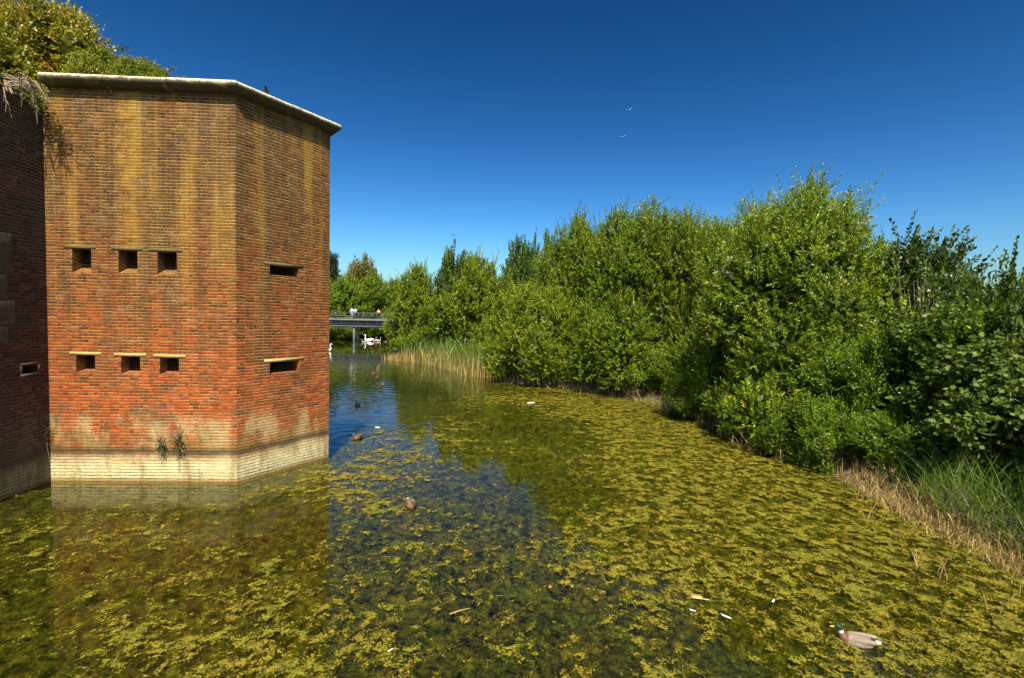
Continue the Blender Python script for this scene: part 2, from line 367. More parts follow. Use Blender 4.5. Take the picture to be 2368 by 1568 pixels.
# ------------------------------------------------------------------ ground, moat bed
MOAT = np.array([(9.8, -40), (9.4, 8), (9.2, 11.7), (8.9, 14.8), (8.4, 17), (8.2, 19.8), (7.5, 24), (5.8, 27), (3, 29.3), (0.3, 31.4),
                 (-3.5, 36.5), (-7.6, 42.5), (-11.2, 48.5), (-14, 57), (-16.5, 66), (-15, 76), (-11, 88), (-7, 98), (-13, 101), (-21, 92), (-29, 83),
                 (-42, 80), (-70, 80), (-70, -40)], float)
def moat_sd(x, y):
    P = MOAT; Q = np.roll(P, -1, 0); d = np.full(x.shape, 1e9); ins = np.zeros(x.shape, bool)
    for (ax, ay), (bx, by) in zip(P, Q):
        ex, ey = bx - ax, by - ay
        t = np.clip(((x - ax) * ex + (y - ay) * ey) / (ex * ex + ey * ey), 0, 1)
        d = np.minimum(d, np.hypot(x - ax - t * ex, y - ay - t * ey))
        cr = ((ay > y) != (by > y)) & (x < (bx - ax) * (y - ay) / (by - ay + 1e-12) + ax); ins ^= cr
    return np.where(ins, -d, d)
def ground_z(x, y):
    x = np.asarray(x, float); y = np.asarray(y, float); s = moat_sd(x, y)
    ss = lambda a, b: (lambda t: t * t * (3 - 2 * t))(np.clip((s - a) / (b - a), 0, 1))
    return -1.3 + 1.25 * ss(-1.6, 0.0) + 0.55 * ss(0, 0.9) + 0.8 * ss(0.5, 7) + (fbm(x, y, 2.2, 4, 5) - 0.5) * 0.35 * (s > -0.6)
def axis(lo, hi, fine_lo, fine_hi, step, far):
    a = list(np.arange(fine_lo, fine_hi + 1e-6, step)); d = step; x = fine_lo
    while x > lo: d *= 1.35; x -= d; a.insert(0, max(x, lo))
    d = step; x = fine_hi
    while x < hi: d *= 1.35; x += d; a.append(min(x, hi))
    return np.array(a)
gx = axis(-900, 900, -32, 26, 0.4, 0); gy = axis(-900, 1800, -10, 104, 0.5, 0)
X, Y = np.meshgrid(gx, gy); nxg, nyg = len(gx), len(gy)
Z = ground_z(X, Y)
def grid_quads(nc, nr):
    i = np.arange(nr - 1)[:, None] * nc + np.arange(nc - 1)[None]
    return np.stack([i, i + 1, i + nc + 1, i + nc], -1).reshape(-1, 4)
t = NT('bank_earth'); g = t.new('NewGeometry'); n1 = t.noise(g.outputs['Position'], 0.7, 6, 0.6); n2 = t.noise(g.outputs['Position'], 9, 5, 0.65)
cgr = t.ramp(n2, [(0.3, (0.035, 0.045, 0.010)), (0.7, (0.11, 0.12, 0.022))]); cso = t.ramp(n2, [(0.3, (0.05, 0.033, 0.015)), (0.7, (0.16, 0.105, 0.05))])
sx = t.new('SeparateXYZ'); t.link(g.outputs['Position'], sx.inputs[0])
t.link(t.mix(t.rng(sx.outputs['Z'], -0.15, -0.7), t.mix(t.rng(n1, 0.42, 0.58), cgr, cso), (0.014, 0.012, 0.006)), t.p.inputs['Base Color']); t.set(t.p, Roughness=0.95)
t.link(t.bump(n2, 0.8, 0.08), t.p.inputs['Normal'])
ground = mesh_np('ground', np.stack([X, Y, Z], -1).reshape(-1, 3), grid_quads(nxg, nyg), t.m, smooth=True)
tag(ground, kind='structure')

# ------------------------------------------------------------------ ducks' places (used for their wakes too)
def wpt(px, py): p = at_z(px, py, 0.0); return (p.x, p.y)
DUCKS = [(wpt(863, 865), R(-95), 'far'), (wpt(884, 891), R(-88), 'mid'), (wpt(827, 938), R(-86), 'near')
         , (wpt(826, 1014), R(-100), 'clump')]

# ------------------------------------------------------------------ water and weed
def polar(r0, r1, nr, a, na):
    r = r0 * (r1 / r0) ** (np.arange(nr) / (nr - 1)); th = np.linspace(-a, a, na)
    TH, RR = np.meshgrid(th, r); return RR * np.sin(TH), RR * np.cos(TH), RR
WX, WY, WR = polar(3.2, 125, 760, R(66), 620)
def water_z(x, y, r):
    calm = np.clip((y - 15) / 9, 0, 1) * np.clip((1.5 - x) / 4, 0, 1) * np.clip((60 - y) / 20, 0, 1)
    z = np.zeros_like(x)
    ph = y + 0.22 * x + 0.9 * fbm(x, y, 5, 2, 3)
    z += 0.0042 * np.sin(ph * 2 * np.pi / 0.8) * calm * (0.35 + fbm(x, y, 4, 2, 9))
    ph2 = y - 0.35 * x + 0.8 * fbm(x, y, 4, 2, 13)
    z += 0.0022 * np.sin(ph2 * 2 * np.pi / 0.55) * calm
    z += 0.0016 * (fbm(x, y, 0.9, 3, 31) - 0.5) * np.clip(r / 10, 0, 1)
    for (dx, dy), a, _ in DUCKS:
        ux, uy = math.cos(a), math.sin(a)
        s = -((x - dx) * ux + (y - dy) * uy); tt = np.abs(-(x - dx) * uy + (y - dy) * ux)
        q = (tt - 0.40 * s - 0.12) / (0.10 + 0.02 * np.clip(s, 0, 9))
        z += 0.020 * np.exp(-q * q) * np.exp(-np.clip(s, 0, 50) / 4.5) * (s > -0.15) * np.sign(0.2 - q)
        rr = np.hypot(x - dx, y - dy)
        z += 0.006 * np.sin(rr * 2 * np.pi / 0.6) * np.exp(-rr / 1.2)
    return z
t = NT('moat_water'); fr = t.new('Fresnel'); fr.inputs['IOR'].default_value = 1.36
g = t.new('NewGeometry'); nb = t.noise(g.outputs['Position'], 5.0, 3, 0.5)
bn = t.bump(nb, 0.05, 0.02); t.link(bn, fr.inputs['Normal'])
gl = t.new('BsdfGlossy'); gl.inputs['Roughness'].default_value = 0.03; t.link(bn, gl.inputs['Normal']); gl.inputs['Color'].default_value = (0.95, 0.97, 1, 1)
tr = t.new('BsdfTransparent'); tr.inputs['Color'].default_value = (0.78, 0.78, 0.58, 1)
mx = t.new('MixShader'); t.link(fr.outputs[0], mx.inputs['Fac']); t.link(tr.outputs[0], mx.inputs[1]); t.link(gl.outputs[0], mx.inputs[2])
t.link(mx.outputs[0], t.out.inputs['Surface'])
water = mesh_np('water', np.stack([WX, WY, water_z(WX, WY, WR)], -1).reshape(-1, 3), grid_quads(WX.shape[1], WX.shape[0]), t.m, smooth=True)
tag(water, kind='structure')

def gauss(x, y, cx, cy, sx, sy): return np.exp(-((x - cx) / sx) ** 2 - ((y - cy) / sy) ** 2)
def cover(x, y):
    """0 = weed deep under, 1 = weed matted at the surface"""
    c = 0.46 + 0 * x
    c += 0.62 * (1 / (1 + np.exp(-(x - (1.6 + 0.10 * (y - 8))) * 1.5)))
    c += 0.42 * gauss(x, y, -3.2, 15.2, 2.6, 3.6) + 0.30 * gauss(x, y, -4.6, 11.6, 1.6, 2.0)
    c += 0.30 * gauss(x, y, -8.4, 8.6, 2.6, 2.2) + 0.26 * gauss(x, y, -5.0, 6.2, 3.4, 1.1)
    c += 0.22 * gauss(x, y, -1.8, 5.6, 1.8, 0.7) + 0.45 * gauss(x, y, 0.6, 26.5, 3.2, 5.5) + 0.40 * gauss(x, y, -4.5, 33.5, 4, 2.0)
    c -= 0.14 * gauss(x, y, 0.3, 12.5, 1.0, 2.4) + 0.04 * gauss(x, y, 0.2, 7.2, 2.2, 1.6)
    c -= 0.95 * gauss(x, y, -8.0, 27, 4.6, 9.0) + 0.25 * gauss(x, y, -6.3, 18, 1.2, 2.5)
    c += 0.30 * gauss(x, y, -9.5, 12.0, 1.6, 2.0) * 0
    c -= 0.30 * gauss(x, y, -9.6, 11.6, 1.7, 1.0)
    c += 0.40 * gauss(x, y, -22, 57, 10, 1.2) + 0.5 * gauss(x, y, -17, 63, 3.4, 1.6) + 0.5 * gauss(x, y, -29, 74, 5, 1.4)
    c -= 0.50 * np.clip((y - 38) / 8, 0, 1) + 0.25 * gauss(x, y, 0, 19, 2.6, 3)
    return c
def mottle(x, y): return 0.95 * (fbm(x, y * 1.25, 2.4, 4, 41) - 0.5) + 0.50 * (fbm(x, y * 1.2, 0.65, 3, 51) - 0.5)
# submerged weed: a fluffy bed under the surface, open in places down to the dark mud
VX, VY, VR = polar(4.2, 118, 820, R(62), 1000)
def weed_z(x, y, r):
    cell = r * 0.0040; c = np.clip(cover(x, y) + mottle(x, y), -0.6, 1.0)
    z = -0.135 + 0.10 * c
    for wl, a, sdn in ((0.42, 0.085, 61), (0.20, 0.060, 63), (0.095, 0.036, 65), (0.048, 0.02, 67)):
        n = vn(x / wl + 3.1, y / wl, sdn); z = z + a * (0.38 - np.abs(2 * n - 1)) * np.clip((wl / cell - 1.2) / 2, 0, 1)
    return np.minimum(z, -0.006 - 0.01 * vn(x * 3, y * 3, 5))
def weed_nodes(t):
    g = t.new('NewGeometry'); pos = g.outputs['Position']; at = t.new('Attribute', attribute_name='tint')
    return pos, at.outputs['Fac'], t.noise(pos, 1.3, 5, 0.6), t.noise(pos, 6.5, 10, 0.76, 0.5), t.noise(pos, 38, 4, 0.8)
def alpha_out(t, mask):
    tr = t.new('BsdfTransparent'); mx = t.new('MixShader'); t.link(mask, mx.inputs['Fac']); t.link(tr.outputs[0], mx.inputs[1]); t.link(t.p.outputs[0], mx.inputs[2]); t.link(mx.outputs[0], t.out.inputs['Surface'])
t = NT('submerged_weed'); pos, cv, n1, n2, n3 = weed_nodes(t)
sx = t.new('SeparateXYZ'); t.link(pos, sx.inputs[0])
f = t.math('ADD', t.math('MULTIPLY', n2, 0.65), t.math('MULTIPLY', n3, 0.35))
col = t.ramp(f, [(0.42, (0.010, 0.011, 0.002)), (0.50, (0.048, 0.048, 0.004)), (0.59, (0.16, 0.145, 0.010))])
col = t.mix(t.math('MULTIPLY', t.rng(n1, 0.40, 0.60), 0.6), col, t.mix(1.0, col, (0.62, 0.95, 0.75), 'MULTIPLY'))
t.link(col, t.p.inputs['Base Color']); t.set(t.p, Roughness=0.9); t.p.inputs['Specular IOR Level'].default_value = 0.1
t.link(t.bump(f, 1.0, 0.06), t.p.inputs['Normal'])
q = t.math('ADD', f, t.math('MULTIPLY', t.math('SUBTRACT', cv, 0.35), 0.16))
alpha_out(t, t.rng(q, 0.462, 0.488))
weed = mesh_np('submerged_weed', np.stack([VX, VY, weed_z(VX, VY, VR)], -1).reshape(-1, 3), grid_quads(VX.shape[1], VX.shape[0]), t.m, smooth=True, tint=cover(VX, VY).ravel())
tag(weed, 'olive weed growing just under the moat water', 'water weed', kind='stuff')
# floating mats of yellow algae
UX, UY, UR = polar(4.2, 118, 460, R(62), 560)
uc = cover(UX, UY) + mottle(UX, UY)
t = NT('floating_algae'); pos, cv, n1, n2, n3 = weed_nodes(t)
f = t.math('ADD', t.math('MULTIPLY', n2, 0.6), t.math('MULTIPLY', n3, 0.4))
n4 = t.noise(pos, 2.6, 6, 0.62, 0.4)
q = t.math('ADD', t.math('ADD', f, t.math('MULTIPLY', t.math('SUBTRACT', n4, 0.5), 0.46)), t.math('MULTIPLY', t.math('SUBTRACT', t.math('MINIMUM', cv, 0.93), 0.92), 0.21))
col = t.ramp(t.math('ADD', t.math('MULTIPLY', n3, 0.6), t.math('MULTIPLY', n2, 0.4)), [(0.41, (0.026, 0.026, 0.002)), (0.48, (0.086, 0.076, 0.003)), (0.55, (0.225, 0.178, 0.005)), (0.64, (0.46, 0.34, 0.03))])
col = t.mix(t.math('MULTIPLY', t.rng(n1, 0.45, 0.60), 0.55), col, t.mix(1.0, col, (0.75, 0.98, 0.8), 'MULTIPLY'))
t.link(col, t.p.inputs['Base Color']); t.set(t.p, Roughness=0.7); t.p.inputs['Specular IOR Level'].default_value = 0.3
t.link(t.bump(f, 1.0, 0.05), t.p.inputs['Normal'])
alpha_out(t, t.rng(q, 0.508, 0.528))
uz = 0.010 + 0.022 * np.clip(uc - 0.5, 0, 0.8) * (0.4 + fbm(UX, UY, 0.25, 2, 91)) * np.clip(12 / UR, 0, 1)
alg = mesh_np('floating_algae', np.stack([UX, UY, uz], -1).reshape(-1, 3), grid_quads(UX.shape[1], UX.shape[0]), t.m, smooth=True, tint=uc.ravel())
tag(alg, 'yellow green algae matted on the moat surface', 'algae', kind='stuff')

# ------------------------------------------------------------------ brick tower
def v2(p): return Vector((p.x, p.y, 0))
A = v2(at_z(118, 1113)); B = v2(at_z(548, 1116)); Cc = v2(at_z(760, 1057))
D = Vector((-7.9, 16.9, 0)); E = Vector((-13.5, 17.2, 0))
fn = (B - A).normalized().cross(Vector((0, 0, 1))); rn = (Cc - B).normalized().cross(Vector((0, 0, 1)))
ZTOP = 9.76
tower = empty('brick_tower', (A + B) / 2, 0, 'tall brown brick fort tower with two rows of small loopholes and pale coping', 'tower')
def local(v, o): return np.asarray(v) - np.array(o.location)

def face_with_holes(P, Q, n, holes, z0, z1, depth, rise=0.0):
    """brick face from P to Q with rectangular holes (u0,u1,z0,z1) and their reveals"""
    L = (Q - P).length; e = (Q - P) / L
    us = sorted({0.0, L, *[h[i] for h in holes for i in (0, 1)]}); zs = sorted({z0, z1, *[h[i] for h in holes for i in (2, 3)]})
    V = []; Fc = []; UV = []
    def pt(u, z, d=0.0): p = P + e * u - n * d; return (p.x, p.y, z)
    def quad(ps, uvs):
        k = len(V); V.extend(ps); UV.extend(uvs); Fc.append((k, k + 1, k + 2, k + 3))
    for i in range(len(us) - 1):
        for j in range(len(zs) - 1):
            cu, cz = (us[i] + us[i + 1]) / 2, (zs[j] + zs[j + 1]) / 2
            if any(h[0] < cu < h[1] and h[2] < cz < h[3] for h in holes): continue
            q = [(us[i], zs[j]), (us[i + 1], zs[j]), (us[i + 1], zs[j + 1]), (us[i], zs[j + 1])]
            quad([pt(*a) for a in q], q)
    for (a, b, c, d) in holes:
        dp = depth; r_ = rise if c > 4 else rise * 0.4
        quad([pt(a, c), pt(a, c + r_, dp), pt(a, d, dp), pt(a, d)][::-1], [(a, c), (a + dp, c), (a + dp, d), (a, d)][::-1])
        quad([pt(b, c), pt(b, d), pt(b, d, dp), pt(b, c + r_, dp)][::-1], [(b, c), (b, d), (b + dp, d), (b + dp, c)][::-1])
        quad([pt(a, c), pt(b, c), pt(b, c + r_, dp), pt(a, c + r_, dp)], [(c, a), (c, b), (c + dp, b), (c + dp, a)])
        quad([pt(a, d), pt(a, d, dp), pt(b, d, dp), pt(b, d)], [(d, a), (d + dp, a), (d + dp, b), (d, b)])
    return V, Fc, UV
def rect_on(P, Q, n, x0, y0, x1, y1):
    e = (Q - P).normalized(); us = []; zs = []
    for px, py in ((x0, y0), (x1, y0), (x1, y1), (x0, y1)):
        p = on_plane(px, py, P, n); us.append((p - P).dot(e)); zs.append(p.z)
    return ((us[0] + us[3]) / 2, (us[1] + us[2]) / 2, (zs[2] + zs[3]) / 2, (zs[0] + zs[1]) / 2)
FH = [(167, 576, 211, 631), (274, 580, 318, 632), (364, 583, 409, 635), (176, 822, 220, 861), (280, 825, 324, 865), (370, 828, 414, 866)]
FL = [(148, 565, 222, 576), (257, 568, 331, 580), (345, 571, 422, 583), (160, 811, 234, 822), (264, 814, 338, 825), (355, 816, 429, 828)]
RH = [(624, 617, 691, 640), (624, 836, 691, 862)]
RL = [(612, 603, 702, 615), (611, 824, 703, 838)]
fh = [rect_on(A, B, fn, *q) for q in FH]; fl = [rect_on(A, B, fn, *q) for q in FL]
rh = [rect_on(B, Cc, rn, *q) for q in RH]; rl = [rect_on(B, Cc, rn, *q) for q in RL]
DEP = 0.30
V1, F1, U1 = face_with_holes(A, B, fn, fh, -1.2, ZTOP - 0.24, DEP, 0.15)
V2, F2, U2 = face_with_holes(B, Cc, rn, rh, -1.2, ZTOP - 0.24, DEP, 0.08)
LF = (B - A).length
U2 = [(u + LF + 0.06, z) for u, z in U2]
V = V1 + V2; Fs = F1 + [tuple(i + len(V1) for i in f) for f in F2]; UV = U1 + U2
for P_, Q_ in ((Cc, D), (D, E)):
    k = len(V); l = (Q_ - P_).length
    V += [(P_.x, P_.y, -1.2), (Q_.x, Q_.y, -1.2), (Q_.x, Q_.y, ZTOP - 0.3), (P_.x, P_.y, ZTOP - 0.3)]; UV += [(0, -1.2), (l, -1.2), (l, ZTOP - 0.3), (0, ZTOP - 0.3)]; Fs.append((k, k + 1, k + 2, k + 3))
mesh_np('wall', local(V, tower), np.array(Fs), M['brick'], tower, uv=UV)

def loophole(P, Q, n, h, l, lm, nx, nz):
    e = (Q - P).normalized(); a, b, c, d = h; r_ = (0.15 if c > 4 else 0.06) if n is fn else (0.08 if c > 4 else 0.032)
    def pt(u, z, dd): p = P + e * u - n * dd; return (p.x, p.y, z)
    # chamber behind the opening
    g0 = 0.5; bm_ = MB()
    ring = [pt(a, c + r_, DEP), pt(b, c + r_, DEP), pt(b, d, DEP), pt(a, d, DEP)]
    far = [pt(a - 0.2, c - 0.1, 1.5), pt(b + 0.2, c - 0.1, 1.5), pt(b + 0.2, d + 0.3, 1.5), pt(a - 0.2, d + 0.3, 1.5)]
    bm_.add(np.array(ring + far) - np.array(tower.location), [(0, 1, 5, 4), (1, 2, 6, 5), (2, 3, 7, 6), (3, 0, 4, 7), (4, 5, 6, 7)])
    lo = bm_.build('loophole', M['soil'], tower)
    gb = MB()
    for i in range(1, nx): gb.tube(np.array([pt(a + (b - a) * i / nx, c, 0.27), pt(a + (b - a) * i / nx, d, 0.27)]) - np.array(tower.location), 0.006, 5)
    for i in range(1, nz): gb.tube(np.array([pt(a, c + (d - c) * i / nz, 0.258), pt(b, c + (d - c) * i / nz, 0.258)]) - np.array(tower.location), 0.006, 5)
    gb.build('grille', M['iron'], lo)
    lb = MB(); u0, u1, z0, z1 = l; z0 = d + 0.004; z1 = z0 + 0.085
    p = [pt(u, z, dd) for dd in (-0.004, 0.2) for (u, z) in ((u0, z0), (u1, z0), (u1, z1), (u0, z1))]
    lb.add(np.array(p) - np.array(tower.location), [(0, 1, 2, 3), (7, 6, 5, 4), (0, 4, 5, 1), (1, 5, 6, 2), (2, 6, 7, 3), (3, 7, 4, 0)])
    lb.build('lintel', lm, lo)
for i, (h, l) in enumerate(zip(fh, fl)): loophole(A, B, fn, h, l, M['lintel'] if i < 3 else M['lintel_yellow'], 7, 8)
for h, l in zip(rh, rl): loophole(B, Cc, rn, h, l, M['lintel'] if h[2] > 4 else M['lintel_yellow'], 10, 4)

# coping: mitred sweep of a rounded stone profile, cut into stones
A0 = A + (B - A).normalized() * 0.12
poly = [A0, B, Cc, D, E]
nrm_ = [(q - p).normalized().cross(Vector((0, 0, 1))) for p, q in zip(poly, poly[1:])]
mit = []
for i in range(len(poly)):
    if i == 0: mit.append(nrm_[0])
    elif i == len(poly) - 1: mit.append(nrm_[-1])
    else:
        s_ = (nrm_[i - 1] + nrm_[i]).normalized(); mit.append(s_ / s_.dot(nrm_[i]))
prof = [(o * 0.92, z * 0.86) for o, z in [(-0.02, -0.31), (0.05, -0.305), (0.12, -0.285), (0.19, -0.245), (0.245, -0.20), (0.275, -0.165), (0.285, -0.13), (0.285, -0.09), (0.27, -0.05), (0.23, -0.02), (0.17, -0.004), (0.10, 0.0), (-0.5, 0.01)]]
cp = MB()
segs = []
for i in range(3):
    p, q = poly[i], poly[i + 1]; n_ = max(2, int((q - p).length / 1.1)); ts = [k / n_ for k in range(n_ + 1)]
    for k in range(n_): segs.append((i, ts[k], ts[k + 1]))
for (i, t0, t1) in segs:
    L_ = (poly[i + 1] - poly[i]).length; g_ = 0.007 / L_
    rows = []; jz = random.uniform(-0.008, 0.008)
    for tt in (t0 + (g_ if t0 > 0 else 0), t1 - (g_ if t1 < 1 else 0)):
        b0 = poly[i].lerp(poly[i + 1], tt); mm = mit[i].lerp(mit[i + 1], tt) if tt in (0.0, 1.0) else nrm_[i]
        rows.append([(b0.x + mm.x * o, b0.y + mm.y * o, ZTOP + z + jz) for o, z in prof])
    n_ = len(prof); Vv = rows[0] + rows[1]
    cp.add(np.array(Vv) - np.array(tower.location), [(k, n_ + k, n_ + k + 1, k + 1) for k in range(n_ - 1)])
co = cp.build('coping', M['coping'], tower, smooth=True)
rf = MB(); pr = [(p.x - mm.x * 0.45, p.y - mm.y * 0.45, ZTOP - 0.06) for p, mm in zip(poly, mit)]
rf.add(np.array(pr[:4]) - np.array(tower.location), [(0, 1, 2, 3)]); rf.add(np.array([pr[0], pr[3], pr[4]]) - np.array(tower.location), [(0, 1, 2)])
rf.build('roof', M['soil'], tower)

# ------------------------------------------------------------------ left curtain wall
Lw = v2(at_z(0, 1161)); ld = Vector((math.sin(R(176.3)), math.cos(R(176.3)), 0)); W0 = A + ld * 24; ln = (A - W0).normalized().cross(Vector((0, 0, 1)))
cw = empty('curtain_wall', A + ld * 1.5, 0, 'dark shaded brick fort wall meeting the tower at its left edge', 'wall')
W1 = A + ld * -0.3
lh = rect_on(W0, A, ln, 52, 845, 88, 863)
Vw, Fw, Uw = face_with_holes(W0, W1, ln, [lh], -1.2, 9.0, 0.5)
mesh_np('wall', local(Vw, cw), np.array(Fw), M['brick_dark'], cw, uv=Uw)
ew = (A - W0).normalized()
def wpt3(u, z, d): p = W0 + ew * u - ln * d; return (p.x, p.y, z)
lb = MB(); a, b, c, d = lh
ring = [wpt3(a, c, .5), wpt3(b, c, .5), wpt3(b, d, .5), wpt3(a, d, .5)]; far = [wpt3(a - .2, c - .2, 1.4), wpt3(b + .2, c - .2, 1.4), wpt3(b + .2, d + .2, 1.4), wpt3(a - .2, d + .2, 1.4)]
lb.add(np.array(ring + far) - np.array(cw.location), [(0, 1, 5, 4), (1, 2, 6, 5), (2, 3, 7, 6), (3, 0, 4, 7), (4, 5, 6, 7)])
lo = lb.build('loophole', M['soil'], cw)
fb = MB()
for (u0, u1, z0, z1) in ((a - .06, b + .06, d, d + .07), (a - .06, b + .06, c - .07, c), (a - .06, a, c, d), (b, b + .06, c, d)):
    p = [wpt3(u, z, dd) for dd in (-0.005, 0.1) for (u, z) in ((u0, z0), (u1, z0), (u1, z1), (u0, z1))]
    fb.add(np.array(p) - np.array(cw.location), [(0, 1, 2, 3), (7, 6, 5, 4), (0, 4, 5, 1), (1, 5, 6, 2), (2, 6, 7, 3), (3, 7, 4, 0)])
fb.build('frame', M['soil'], lo)
for (x1, y0, y1) in ((28, 538, 632), (17, 634, 692), (35, 694, 752), (19, 755, 795)):
    pa = on_plane(x1, (y0 + y1) / 2, W0, ln); u1 = (pa - W0).dot(ew); zt = on_plane(4, y0, W0, ln).z; zb = on_plane(4, y1, W0, ln).z
    sb = MB(); p = [wpt3(u, z, dd) for dd in (-0.006, 0.2) for (u, z) in ((u1 - 1.1, zb), (u1, zb), (u1, zt), (u1 - 1.1, zt))]
    sb.add(np.array(p) - np.array(cw.location), [(0, 1, 2, 3), (7, 6, 5, 4), (0, 4, 5, 1), (1, 5, 6, 2), (2, 6, 7, 3), (3, 7, 4, 0)])
    so_ = sb.build('stone_block', M['block'], cw)
    bv = so_.modifiers.new('bevel', 'BEVEL'); bv.width = 0.012; bv.segments = 2

# earth bank on the fort roof
ex = np.linspace(-30, -6.6, 60); ey = np.linspace(-10, 30, 80); EX, EY = np.meshgrid(ex, ey)
edge = np.minimum(np.minimum((-7.3 - EX) * 0.8 + np.clip((14 - EY), -9, 0) * 0.0, 17.0 - EY), 99)
inn = np.where(EY < 12.2, -11.7 - EX, np.minimum(np.minimum(EY - 12.2, -7.6 - EX - 0.0), 16.6 - EY))
EZ = 9.0 + 1.9 * np.clip(inn / 4.5, -0.3, 1) + 0.3 * (fbm(EX, EY, 1.5, 3, 77) - 0.5) + 0.45 * (EY > 12.2) * np.clip(inn, 0, 1)
EZ = np.where(inn < -0.15, 8.2, EZ); EX2 = EX.copy(); 
bank = mesh_np('earth_bank', np.stack([EX2, EY, EZ], -1).reshape(-1, 3), np.array([q for q in grid_quads(60, 80) if all(inn.reshape(-1)[i] > -0.15 for i in q)]), M['soil'], smooth=True)
tag(bank, kind='structure')

# ------------------------------------------------------------------ foliage
def unit(a): return a / (np.linalg.norm(a, axis=-1, keepdims=True) + 1e-9)
def leaves(P, Dr, Nn, L, Wd, fold=0.10):
    Sd = unit(np.cross(Dr, Nn)); Nn = np.cross(Sd, Dr); n = len(P)
    V = np.empty((n, 4, 3), np.float32)
    V[:, 0] = P; mid = P + Dr * (L * 0.45)[:, None] + Nn * (L * fold)[:, None]
    V[:, 1] = mid + Sd * (Wd * 0.5)[:, None]; V[:, 2] = P + Dr * L[:, None]; V[:, 3] = mid - Sd * (Wd * 0.5)[:, None]
    return V.reshape(-1, 3), np.arange(4 * n).reshape(-1, 4)
STAR = np.array([(0, 0), (0.28, -0.10), (0.22, 0.16), (0.55, 0.24), (0.30, 0.52), (0.34, 0.74), (0.12, 0.70), (0, 1.0), (-0.12, 0.70), (-0.34, 0.74), (-0.30, 0.52), (-0.55, 0.24), (-0.22, 0.16), (-0.28, -0.10)])
def star_leaves(P, Dr, Nn, L):
    Sd = unit(np.cross(Dr, Nn)); Nn = np.cross(Sd, Dr); n = len(P); k = len(STAR)
    V = P[:, None] + L[:, None, None] * (STAR[None, :, 0:1] * Sd[:, None] + STAR[None, :, 1:2] * Dr[:, None] - 0.25 * (STAR[None, :, 0:1] ** 2) * Nn[:, None])
    return V.reshape(-1, 3), np.arange(k * n).reshape(-1, k)
def sprays(g, O, D0, ln, K, lL, lW, bend, ang=0.8, nup=1.0, flat=False, U=None):
    """leaves in two/spiral ranks along curved twigs; returns leaf arrays and tints"""
    n = len(O); tt = (np.arange(K) + 0.6) / K
    bv = np.array(bend)[None] + 0.15 * g.normal(size=(n, 3))
    P = O[:, None] + (D0[:, None] * tt[None, :, None] + bv[:, None] * (tt ** 2)[None, :, None]) * ln[:, None, None]
    T = unit(D0[:, None] + 2 * bv[:, None] * tt[None, :, None])
    ref = unit(g.normal(size=(n, 1, 3)) * 0.4 + np.array([0, 0, 1.0]))
    S1 = unit(np.cross(T, ref)); S2 = np.cross(S1, T)
    if flat: ph = (np.arange(K) % 2) * np.pi + g.normal(size=(n, K)) * 0.25
    else: ph = (np.arange(K) * 2.4)[None] + g.uniform(0, 6.28, (n, 1)) + g.normal(size=(n, K)) * 0.3
    Sd = np.cos(ph)[..., None] * S1 + np.sin(ph)[..., None] * S2
    an = ang + 0.2 * g.normal(size=(n, K)); an = np.where(tt[None] > 0.93, an * 0.3, an)
    Dr = unit(np.cos(an)[..., None] * T + np.sin(an)[..., None] * Sd)
    Nn = np.array([0, 0, nup * (0.55 if U is not None else 1)]) + 0.42 * g.normal(size=(n, K, 3)) + (0.9 * U[:, None] if U is not None else np.array([0, -0.25, 0]))
    L = lL * g.uniform(0.65, 1.2, (n, K)); Wd = lW * g.uniform(0.7, 1.2, (n, K))
    tint = np.clip(0.45 + 0.13 * g.normal(size=(n, 1)) + 0.14 * g.normal(size=(n, K)) + 0.18 * (tt[None] - 0.5), 0, 1)
    tint = np.where(g.uniform(size=(n, 1)) > 0.985, 0.98, tint)
    return P.reshape(-1, 3), Dr.reshape(-1, 3), unit(Nn.reshape(-1, 3)), L.ravel(), Wd.ravel(), tint.ravel()
def lobe_pts(g, lobes, N, inner=0.55):
    """sample points near the surface of overlapping ellipsoid lobes, dropping those deep inside another lobe"""
    lobes = np.asarray(lobes, float); w = lobes[:, 3] * lobes[:, 4]; idx = g.choice(len(lobes), N, p=w / w.sum())
    u = unit(g.normal(size=(N, 3))); lb = lobes[idx]; rr = inner + (1 - inner) * g.uniform(size=(N, 1)) ** 0.6
    rr = rr * (1 + 0.12 * g.normal(size=(N, 1)))
    P = lb[:, :3] + u * rr * np.stack([lb[:, 3], lb[:, 3], lb[:, 4]], 1)
    keep = np.ones(N, bool)
    for c in lobes:
        q = (((P - c[:3]) / np.array([c[3], c[3], c[4]])) ** 2).sum(1); keep &= q > 0.26
    keep &= P[:, 2] > 0.0
    return P[keep], u[keep], idx[keep]
